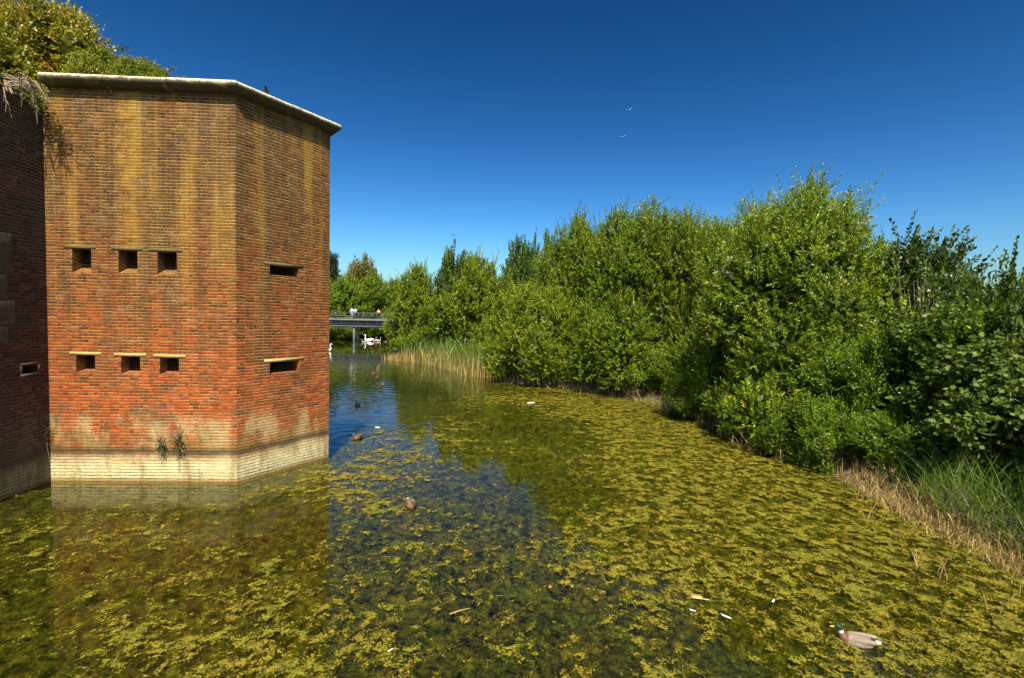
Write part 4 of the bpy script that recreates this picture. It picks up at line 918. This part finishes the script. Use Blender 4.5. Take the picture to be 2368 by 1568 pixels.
# ------------------------------------------------------------------ footbridge
BY = 76.0
pL, pR = at_y(560, 733, BY), at_y(965, 742, BY)
zd = at_y(818, 737.5, BY).z
br = empty('footbridge', (at_y(818, 737, BY).x, BY, 0), 0, 'grey steel footbridge with railings crossing the moat beyond the tower', 'bridge')
bx0, bx1 = -44 - br.location.x, -13.2 - br.location.x
b = MB(); b.box(bx0, bx1, 0, 2.4, zd - 0.10, zd); b.build('deck', M['deck'], br)
b = MB(); b.box(bx0, bx1, -0.12, -0.02, zd - 0.30, zd - 0.02); b.build('fascia', M['steel'], br)
b = MB(); b.box(bx0, bx1, 0.18, 0.24, zd - 1.02, zd - 0.12); b.box(bx0, bx1, -0.02, 0.42, zd - 1.34, zd - 1.03); b.box(bx0, bx1, -0.0, 0.42, zd - 0.46, zd - 0.40)
b.box(bx0, bx1, 2.1, 2.16, zd - 1.02, zd - 0.12)
k = 0
x = bx0
while x < bx1: b.box(x, x + 0.06, 0.0, 0.18, zd - 1.03, zd - 0.46); x += 1.4
b.build('girder', M['steel_blue'], br)
b = MB(); b.box(-0.13, 0.13, 0.1, 0.4, -1.4, zd - 1.34); b.build('pier', M['steel'], br)
b = MB(); b.box(-0.13, 0.13, 1.9, 2.2, -1.4, zd - 0.5); b.build('pier', M['steel'], br)
for yy, near_side in ((-0.06, True), (2.42, False)):
    b = MB(); b.box(bx0, bx1, yy - 0.03, yy + 0.05, zd + 1.00, zd + 1.07); b.build('top_rail', M['steel_dark'], br)
    for z0, z1 in ((0.86, 0.91), (0.47, 0.51), (0.10, 0.14)):
        b = MB(); b.box(bx0, bx1, yy - 0.02, yy + 0.02, zd + z0, zd + z1); b.build('panel_rail', M['steel'], br)
    i = -6
    while 2.98 * i < bx1:
        xx = 2.98 * i
        if xx > bx0:
            b = MB(); b.box(xx - 0.05, xx + 0.05, yy - 0.045, yy + 0.045, zd - 0.28, zd + 1.0); b.build('post', M['steel_dark'], br)
            for s_ in ((0.13, -0.13, 1.42, 1.57) if near_side else ()):
                b = MB(); b.box(xx + s_ - 0.02, xx + s_ + 0.02, yy - 0.023, yy + 0.023, zd + 0.05, zd + 0.95); b.build('panel_stile', M['steel'], br)
        i += 1

# ------------------------------------------------------------------ people
def skin_mesh(name, J, E_, mat, parent, root=0, sub=1):
    me = bpy.data.meshes.new(name); ks = list(J); me.from_pydata([J[k][0] for k in ks], [(ks.index(a), ks.index(b)) for a, b in E_], [])
    o = bpy.data.objects.new(name, me); C.objects.link(o); o.parent = parent; me.materials.append(mat)
    md = o.modifiers.new('skin', 'SKIN'); md.use_smooth_shade = True
    if not me.skin_vertices: bpy.context.view_layer.objects.active = o
    for i, k in enumerate(ks):
        r = J[k][1]; me.skin_vertices[0].data[i].radius = (r, r) if not isinstance(r, tuple) else r; me.skin_vertices[0].data[i].use_root = (i == root)
    sb = o.modifiers.new('sub', 'SUBSURF'); sb.levels = sub; sb.render_levels = sub
    return o
def person(px, foot, yoff, face, H, label, top, bottom, pose, hairlen=0.0, shorts=False):
    p = at_y(px, 737, BY + yoff); root = empty('person', (p.x, BY + yoff, zd), face, label, 'person', 'people standing on the footbridge'); s = H / 1.75
    hip, ch, nk, hd, sh = 0.95, 1.30, 1.48, 1.62, 1.42
    ln = pose.get('lean', 0.0)
    def L(z): return (max(0, z - hip)) * ln
    J = {'pel': ((0, 0, hip), (0.14, 0.10)), 'wai': ((L(1.1), 0, 1.10), (0.125, 0.095)), 'che': ((L(ch), 0, ch), (0.155, 0.11)), 'upc': ((L(1.4), 0, 1.40), (0.12, 0.09)), 'nek': ((L(nk), 0, nk), 0.055),
         'jaw': ((L(hd) + 0.03, 0, hd - 0.05), (0.07, 0.075)), 'hed': ((L(hd) + 0.01, 0, hd + 0.02), (0.085, 0.095)), 'crn': ((L(hd), 0, hd + 0.09), (0.075, 0.08)), 'nos': ((L(hd) + 0.115, 0, hd - 0.015), 0.012)}
    E_ = [('pel', 'wai'), ('wai', 'che'), ('che', 'upc'), ('upc', 'nek'), ('nek', 'jaw'), ('jaw', 'hed'), ('hed', 'crn'), ('jaw', 'nos')]
    for sg, n in ((1, 'l'), (-1, 'r')):
        el, ha = pose[n]
        J['sh' + n] = ((L(sh), 0.18 * sg, sh), 0.058); J['el' + n] = (el, 0.043); J['wr' + n] = (ha, 0.028)
        d = (Vector(ha) - Vector(el)).normalized(); pm = Vector(ha) + d * 0.07; J['pa' + n] = (tuple(pm), (0.036, 0.018))
        E_ += [('upc', 'sh' + n), ('sh' + n, 'el' + n), ('el' + n, 'wr' + n), ('wr' + n, 'pa' + n)]
        sd_ = d.cross(Vector((0, 0, 1))).normalized() if abs(d.z) < 0.9 else Vector((1, 0, 0)); cu = Vector((0, 0, -1)) if abs(d.z) < 0.9 else Vector((0, -sg, 0))
        for f, (w_, l_) in enumerate(((-0.030, 0.065), (-0.010, 0.078), (0.010, 0.074), (0.030, 0.056))):
            k1, k2 = f'f{f}{n}', f'g{f}{n}'; q = pm + sd_ * w_ + d * 0.03; J[k1] = (tuple(q + d * l_ * 0.5), 0.009); J[k2] = (tuple(q + d * l_ * 0.85 + cu * 0.03), 0.008); E_ += [('pa' + n, k1), (k1, k2)]
        q = Vector(ha) + d * 0.03 + sd_ * 0.045 * sg; J['t1' + n] = (tuple(q), 0.011); J['t2' + n] = (tuple(q + d * 0.045 + cu * 0.015), 0.009); E_ += [('wr' + n, 't1' + n), ('t1' + n, 't2' + n)]
        fx = pose.get('step', 0.0) * sg
        J['hp' + n] = ((0, 0.09 * sg, hip - 0.06), 0.095); J['kn' + n] = ((fx * 0.5 + 0.02, 0.10 * sg, 0.50), 0.058); J['an' + n] = ((fx, 0.10 * sg, 0.09), 0.042); J['to' + n] = ((fx + 0.15, 0.115 * sg, 0.035), (0.04, 0.03)); J['he' + n] = ((fx - 0.05, 0.10 * sg, 0.04), 0.036)
        E_ += [('pel', 'hp' + n), ('hp' + n, 'kn' + n), ('kn' + n, 'an' + n), ('an' + n, 'to' + n), ('an' + n, 'he' + n)]
    J = {k: (tuple(c * s for c in v[0]), v[1]) for k, v in J.items()}
    skin_mesh('body', J, E_, M['skin'], root)
    gr = lambda r, f: tuple(x + f for x in r) if isinstance(r, tuple) else r + f
    st = {k: (J[k][0], gr(J[k][1], 0.045)) for k in ('pel', 'wai', 'che', 'upc')}
    se = [('pel', 'wai'), ('wai', 'che'), ('che', 'upc')]
    for n in 'lr':
        st['sh' + n] = (J['sh' + n][0], 0.082); e = Vector(J['sh' + n][0]).lerp(Vector(J['el' + n][0]), 0.8); st['sl' + n] = (tuple(e), 0.07); se += [('upc', 'sh' + n), ('sh' + n, 'sl' + n)]
    skin_mesh('shirt', st, se, top, root)
    tr_ = {'pel': (J['pel'][0], gr(J['pel'][1], 0.032))}; te = []
    for n in 'lr':
        tr_['hp' + n] = (J['hp' + n][0], 0.115); tr_['kn' + n] = (J['kn' + n][0], 0.085); te += [('pel', 'hp' + n), ('hp' + n, 'kn' + n)]
        if not shorts: tr_['an' + n] = (J['an' + n][0], 0.065); te += [('kn' + n, 'an' + n)]
    skin_mesh('trousers', tr_, te, bottom, root)
    for n in 'lr':
        skin_mesh('shoe', {'h': (J['he' + n][0], 0.046), 'a': (tuple(Vector(J['an' + n][0]) - Vector((0, 0, 0.035))), 0.05), 't': (J['to' + n][0], (0.05, 0.04))}, [('h', 'a'), ('a', 't')], M['shoe'], root)
    c = Vector(J['hed'][0]); hj = {'a': (tuple(c + Vector((0.02, 0, 0.075))), (0.088, 0.06)), 'b': (tuple(c + Vector((-0.055, 0, 0.05))), (0.085, 0.07)), 'c': (tuple(c + Vector((-0.075, 0, -0.04 - hairlen))), (0.07, 0.05))}
    skin_mesh('hair', hj, [('a', 'b'), ('b', 'c')], M['hair'], root)
person(813.5, 737, 0.42, R(-80), 1.82, 'person in a pale blue shirt leaning a hand on the bridge rail', M['blue_cloth'], M['grey_cloth'], {'l': ((0.16, 0.30, 1.16), (0.30, 0.26, 1.03)), 'r': ((0.05, -0.30, 1.15), (0.28, -0.34, 1.04)), 'lean': 0.12, 'step': 0.05})
person(821.5, 737, 0.5, R(-60), 1.72, 'person in a white top and dark trousers raising an arm', M['white_cloth'], M['dark_cloth'], {'l': ((0.20, 0.22, 1.38), (0.42, 0.16, 1.52)), 'r': ((0.12, -0.24, 1.30), (0.33, -0.05, 1.46)), 'lean': 0.05, 'step': -0.04}, 0.10)
person(876.5, 737, 0.36, R(-95), 1.66, 'person in a yellow top bending over the bridge rail', M['yellow_cloth'], M['dark_cloth'], {'l': ((0.26, 0.26, 1.10), (0.34, 0.10, 1.05)), 'r': ((0.26, -0.26, 1.10), (0.36, -0.16, 1.05)), 'lean': 0.42, 'step': 0.03}, 0.04)

# ------------------------------------------------------------------ birds
def smooth_rings(rings, cols, f=3):
    r = np.array(rings, float); c = np.array(cols, float); n = len(r); x = np.linspace(0, n - 1, (n - 1) * f + 1); i = np.clip(np.floor(x).astype(int), 0, n - 2); t_ = (x - i)[:, None]
    p0, p1, p2, p3 = r[np.maximum(i - 1, 0)], r[i], r[i + 1], r[np.minimum(i + 2, n - 1)]
    q = 0.5 * ((2 * p1) + (-p0 + p2) * t_ + (2 * p0 - 5 * p1 + 4 * p2 - p3) * t_ ** 2 + (-p0 + 3 * p1 - 3 * p2 + p3) * t_ ** 3); q[:, 2:] = np.maximum(q[:, 2:], 0.002)
    return q, c[np.clip(np.round(x).astype(int), 0, n - 1)]
def duck(name, cols, bill, label, group, scale=1.0):
    root = empty(name, (0, 0, 0), 0, label, 'duck', group); rt_, be, ch, ri, hd = cols['tail'], cols['body'], cols['chest'], cols['ring'], cols['head']
    rings = [(-0.285, 0.095, 0.012, 0.006), (-0.25, 0.082, 0.045, 0.016), (-0.20, 0.062, 0.065, 0.04), (-0.12, 0.045, 0.092, 0.07), (0.0, 0.035, 0.108, 0.085), (0.10, 0.04, 0.098, 0.085), (0.165, 0.062, 0.07, 0.07), (0.195, 0.105, 0.042, 0.045), (0.205, 0.145, 0.032, 0.034), (0.215, 0.175, 0.034, 0.036), (0.235, 0.198, 0.036, 0.038), (0.262, 0.20, 0.030, 0.03), (0.285, 0.194, 0.016, 0.016)]
    cc = [rt_, rt_, cols['rump'], be, be, be, ch, ch, ri, hd, hd, hd, hd]
    q, c = smooth_rings(rings, cc); mb = MB(); mb.loft(q, 14, c); mb.build('body', M['feather'], root, smooth=True, col=True)
    for sg in (1, -1):
        w = MB(); w.loft([(-0.26, 0.105, 0.006, 0.006), (-0.18, 0.10, 0.022, 0.03), (-0.06, 0.085, 0.026, 0.048), (0.06, 0.075, 0.022, 0.045), (0.12, 0.07, 0.008, 0.02)], 10, [cols['wingtip'], cols['wing'], cols['wing'], cols['wing'], cols['wing']])
        o = w.build('wing', M['feather'], root, smooth=True, col=True); o.location = (0, 0.078 * sg, 0.0)
    b = MB(); b.loft([(0.278, 0.192, 0.014, 0.013), (0.31, 0.182, 0.015, 0.008), (0.335, 0.178, 0.014, 0.005), (0.342, 0.177, 0.006, 0.002)], 8); b.build('bill', M[bill], root, smooth=True)
    root.scale = (scale,) * 3
    return root
HEN = dict(tail=(0.40, 0.30, 0.18), rump=(0.20, 0.13, 0.07), body=(0.17, 0.105, 0.05), chest=(0.19, 0.105, 0.05), ring=(0.20, 0.13, 0.07), head=(0.17, 0.12, 0.07), wing=(0.10, 0.06, 0.03), wingtip=(0.36, 0.28, 0.18))
DRK = dict(tail=(0.38, 0.34, 0.28), rump=(0.03, 0.03, 0.025), body=(0.21, 0.175, 0.13), chest=(0.13, 0.06, 0.035), ring=(0.5, 0.48, 0.42), head=(0.006, 0.035, 0.015), wing=(0.22, 0.16, 0.10), wingtip=(0.45, 0.40, 0.33))
GD = 'ducks swimming on the moat'
mal = duck('mallard', DRK, 'bill_yellow', 'green headed drake swimming through the yellow weed at lower right', GD, 0.95)
pm = at_z(1982, 1487); mal.location = (pm.x, pm.y, -0.01)
ph_, pt_ = at_z(1955, 1478), at_z(2010, 1492); mal.rotation_euler = (0, 0, math.atan2(ph_.y - pt_.y, ph_.x - pt_.x) + 0.1)
hen = duck('mallard', HEN, 'bill_dark', 'speckled brown duck sitting in the weed in the middle foreground', GD)
p = wpt(949, 1169); hen.location = (*p, -0.01); hen.rotation_euler = (0, 0, R(-65))
labs = ['farthest small duck leading the V shaped wake', 'small duck on the blue open water with wings spread low', 'dark duck on the rippled blue water near the tower', 'brown duck swimming beside the dark weed at the tower']
for (p, a, _), lb_ in zip(DUCKS, labs):
    o = copy_tree(hen); o.location = (*p, -0.01); o.rotation_euler = (0, 0, a); o['label'] = lb_
def c5(x, y): return ((1230 + x / 7.84) / 3840 * 2368, (1130 + y / 7.84) / 3840 * 2368)
for x, y, a, lb_ in ((1690, 1195, 0.3, 'tiny duck right of the cygnets under the bridge'), (1785, 1165, 2.0, 'tiny pale duck farther right of the cygnets'), (1765, 1100, 1.0, 'farthest tiny duck before the yellow algae strip'), (1865, 1240, 3.0, 'tiny duck beside the thin far reeds'), (1400, 1215, 0.0, 'pale tiny duck just in front of the cygnets')):
    o = copy_tree(hen); o.location = (*wpt(*c5(x, y)), 0); o.rotation_euler = (0, 0, a); o['label'] = lb_
def swan(name, white, label, cat, group, bill):
    root = empty(name, (0, 0, 0), 0, label, cat, group); w = white
    rings = [(-0.70, 0.30, 0.02, 0.01), (-0.60, 0.26, 0.10, 0.05), (-0.42, 0.19, 0.20, 0.15), (-0.15, 0.15, 0.25, 0.19), (0.12, 0.14, 0.24, 0.18), (0.34, 0.16, 0.17, 0.15), (0.46, 0.24, 0.10, 0.10), (0.50, 0.36, 0.065, 0.065), (0.47, 0.50, 0.052, 0.052), (0.44, 0.64, 0.047, 0.047), (0.45, 0.77, 0.045, 0.045), (0.50, 0.86, 0.045, 0.048), (0.57, 0.875, 0.048, 0.05), (0.64, 0.85, 0.035, 0.035), (0.67, 0.835, 0.02, 0.02)]
    q, c = smooth_rings(rings, [w] * len(rings)); mb = MB(); mb.loft(q, 14, c); mb.build('body', M['feather'], root, smooth=True, col=True)
    for sg in (1, -1):
        m_ = MB(); m_.loft([(-0.72, 0.34, 0.01, 0.02), (-0.5, 0.33, 0.05, 0.09), (-0.2, 0.28, 0.07, 0.14), (0.1, 0.22, 0.06, 0.12), (0.28, 0.18, 0.02, 0.05)], 10, [w] * 5); o = m_.build('wing', M['feather'], root, smooth=True, col=True); o.location = (0, 0.17 * sg, 0)
    b = MB(); b.loft([(0.655, 0.838, 0.024, 0.024), (0.70, 0.815, 0.020, 0.016), (0.755, 0.785, 0.016, 0.009), (0.77, 0.778, 0.008, 0.004)], 8); b.build('bill', M[bill], root, smooth=True)
    return root
sw = swan('swan', (0.86, 0.86, 0.82), 'white swan leading brown cygnets beneath the bridge', 'swan', 'swans on the moat', 'bill_orange')
sw.location = (*wpt(*c5(1190, 1175)), 0); sw.rotation_euler = (0, 0, R(170)); sw.scale = (1.15,) * 3
o = copy_tree(sw); o.location = (*wpt(756, 812), 0); o.rotation_euler = (0, 0, R(-10)); o['label'] = 'white swan half hidden behind the edge of the tower'; o.scale = (0.95,) * 3
cy = swan('cygnet', (0.36, 0.29, 0.20), 'brown cygnet in front of the leading swan', 'cygnet', 'brown cygnets with the swan', 'bill_dark')
cy.location = (*wpt(*c5(1075, 1205)), 0); cy.rotation_euler = (0, 0, R(185)); cy.scale = (0.75, 0.75, 0.5)
for x, y, a, lb_ in ((1345, 1175, 5, 'brown cygnet right behind the white swan'), (1478, 1178, -8, 'brown cygnet last in the line behind the swan')):
    o = copy_tree(cy); o.location = (*wpt(*c5(x, y)), 0); o.rotation_euler = (0, 0, R(a)); o.scale = (0.75,) * 3; o['label'] = lb_
# gulls in the sky, crow on the coping
def flyer(px, py, y, label, rz):
    p = at_y(px, py, y); root = empty('gull', p, rz, label, 'gull', 'gulls high in the sky'); w = (0.85, 0.85, 0.85)
    q, c = smooth_rings([(-0.22, 0, 0.02, 0.008), (-0.12, 0, 0.045, 0.03), (0.02, 0, 0.06, 0.05), (0.13, 0.01, 0.045, 0.045), (0.19, 0.02, 0.03, 0.03), (0.225, 0.015, 0.008, 0.008)], [w] * 6)
    mb = MB(); mb.loft(q, 10, c); mb.build('body', M['feather'], root, smooth=True, col=True)
    for sg in (1, -1):
        V = [(0.08, 0.03 * sg, 0.03), (-0.07, 0.03 * sg, 0.03), (-0.09, 0.28 * sg, 0.12), (0.05, 0.26 * sg, 0.13), (-0.16, 0.62 * sg, 0.06), (-0.12, 0.62 * sg, 0.065)]
        V = V + [(x, y_, z - 0.012) for x, y_, z in V]
        mb = MB(); mb.add(V, [(0, 1, 2, 3), (3, 2, 4, 5), (9, 8, 7, 6), (11, 10, 8, 9), (0, 3, 9, 6), (3, 5, 11, 9), (1, 7, 8, 2), (2, 8, 10, 4), (4, 10, 11, 5), (0, 6, 7, 1)], w); mb.build('wing', M['feather'], root, col=True)
flyer(1456, 253, 75, 'upper of the two white gulls flying in the blue sky', 0.6)
flyer(1441, 316, 85, 'lower of the two white gulls flying in the blue sky', 0.9)
pc = B.lerp(Cc, 0.27); cz = ZTOP - 0.02
crow = empty('crow', (pc.x + rn.x * 0.08, pc.y + rn.y * 0.08, cz), R(-80), 'small black crow perched on the tower coping', 'crow')
k_ = (0.014, 0.013, 0.015); q, c = smooth_rings([(-0.20, 0.06, 0.03, 0.008), (-0.10, 0.10, 0.045, 0.04), (0.0, 0.145, 0.06, 0.06), (0.06, 0.19, 0.05, 0.05), (0.085, 0.235, 0.038, 0.038), (0.115, 0.255, 0.032, 0.03), (0.135, 0.252, 0.014, 0.014)], [k_] * 7)
mb = MB(); mb.loft(q, 12, c); mb.build('body', M['feather'], crow, smooth=True, col=True)
mb = MB(); mb.loft([(0.13, 0.252, 0.013, 0.014), (0.18, 0.243, 0.004, 0.004)], 8); mb.build('bill', M['bill_dark'], crow, smooth=True)
for sg in (1, -1):
    mb = MB(); mb.tube([(0, 0.025 * sg, 0.11), (0.0, 0.028 * sg, 0.05), (0.01, 0.03 * sg, 0.0)], [0.012, 0.006, 0.005], 6); mb.tube([(-0.02, 0.03 * sg, 0.003), (0.045, 0.032 * sg, 0.003)], 0.005, 5); mb.build('leg', M['bill_dark'], crow)

crow.scale = (0.8,) * 3
# ------------------------------------------------------------------ flotsam
def scrap(px, py, size, mat, label, name, cat, seed, flat=0.25, asp=2.0):
    g = np.random.default_rng(seed); bm = bmesh.new(); bmesh.ops.create_icosphere(bm, subdivisions=2, radius=0.5)
    for v in bm.verts:
        n = 0.75 + 0.4 * g.uniform(); v.co = Vector((v.co.x * asp * n, v.co.y * n, v.co.z * flat * (0.8 + 0.4 * g.uniform()))) * size
    me = bpy.data.meshes.new(name); bm.to_mesh(me); bm.free(); me.materials.append(M[mat]); o = bpy.data.objects.new(name, me); C.objects.link(o)
    p = at_z(px, py, 0.02); o.location = p; o.rotation_euler = (0, 0, g.uniform(-0.6, 0.6)); return tag(o, label, cat)
scrap(1228, 931, 0.20, 'white', 'crumpled white plastic scrap on the far yellow weed', 'plastic_scrap', 'litter', 1)
scrap(1207, 886, 0.20, 'white', 'round white litter at the foot of the yellowish willow', 'plastic_scrap', 'litter', 2, 0.7, 1.0)
scrap(1200, 880, 0.14, 'white', 'smaller white litter beside the round piece on the bank', 'plastic_scrap', 'litter', 3, 0.7, 1.0)
scrap(873, 988, 0.10, 'white', 'white scrap at the edge of the dark blue water', 'plastic_scrap', 'litter', 4)
scrap(1272, 1357, 0.045, 'orange', 'small orange lump lying in the dark weed', 'brick_bit', 'litter', 5, 0.8, 1.2)
def feather(px, py, ln_, rz, label):
    n = 11; x = np.linspace(0, 1, n); w = 0.5 * np.sin(np.pi * np.clip(x * 0.92 + 0.05, 0, 1)) ** 0.7 * 0.24; mb = MB()
    P = np.array([[(a * ln_, s_ * b_ * ln_, 0.03 * ln_ * (1 - s_ * s_) + dz) for s_ in (-1, 0, 1)] for a, b_ in zip(x, w) for dz in (0,)]).reshape(-1, 3)
    Pb = P - np.array([0, 0, 0.004]); i = np.arange(n - 1) * 3
    Q = np.concatenate([np.stack([i + k, i + k + 1, i + k + 4, i + k + 3], 1) for k in (0, 1)]); mb.add(P, Q[:, ::-1]); mb.add(Pb, Q)
    mb.tube([(-0.15 * ln_, 0, 0.01), (ln_ * 0.5, 0, 0.035 * ln_)], 0.004, 5)
    o = mb.build('feather', M['white']); o.location = at_z(px, py, 0.035); o.rotation_euler = (0, 0, rz); return tag(o, label, 'feather', 'white feathers on the weed')
feather(1669, 1421, 0.13, -0.7, 'larger white feather on the weed left of the drake'); feather(1786, 1392, 0.11, 0.8, 'white feather tilted up, above and right of the larger one')
feather(1596, 1410, 0.08, -0.3, 'small white feather just below the brown card'); feather(898, 1506, 0.07, 0.9, 'tiny feather on the foreground weed, leftmost of them')
cb = MB(); cb.box(-0.085, 0.085, -0.05, 0.05, 0.0, 0.012); cb.box(0.086, 0.19, -0.055, -0.03, 0.002, 0.012); o = cb.build('wet_card', M['card']); o.location = at_z(1610, 1380, 0.02); o.rotation_euler = (0.1, 0.06, -0.1); tag(o, 'soggy brown card floating in the weed', 'litter')
mb = MB(); a = at_z(1040, 1420, 0.03); b = at_z(1088, 1406, 0.04); mb.tube(np.array([a, a.lerp(b, 0.5) + Vector((0, 0, 0.01)), b]), [0.008, 0.006, 0.003], 5); mb.tube(np.array([a.lerp(b, 0.25), a.lerp(b, 0.3) + Vector((0, -0.05, 0))]), [0.005, 0.002], 4)
tag(mb.build('stick', M['card']), 'thin straw coloured stick lying on the foreground weed', 'stick')
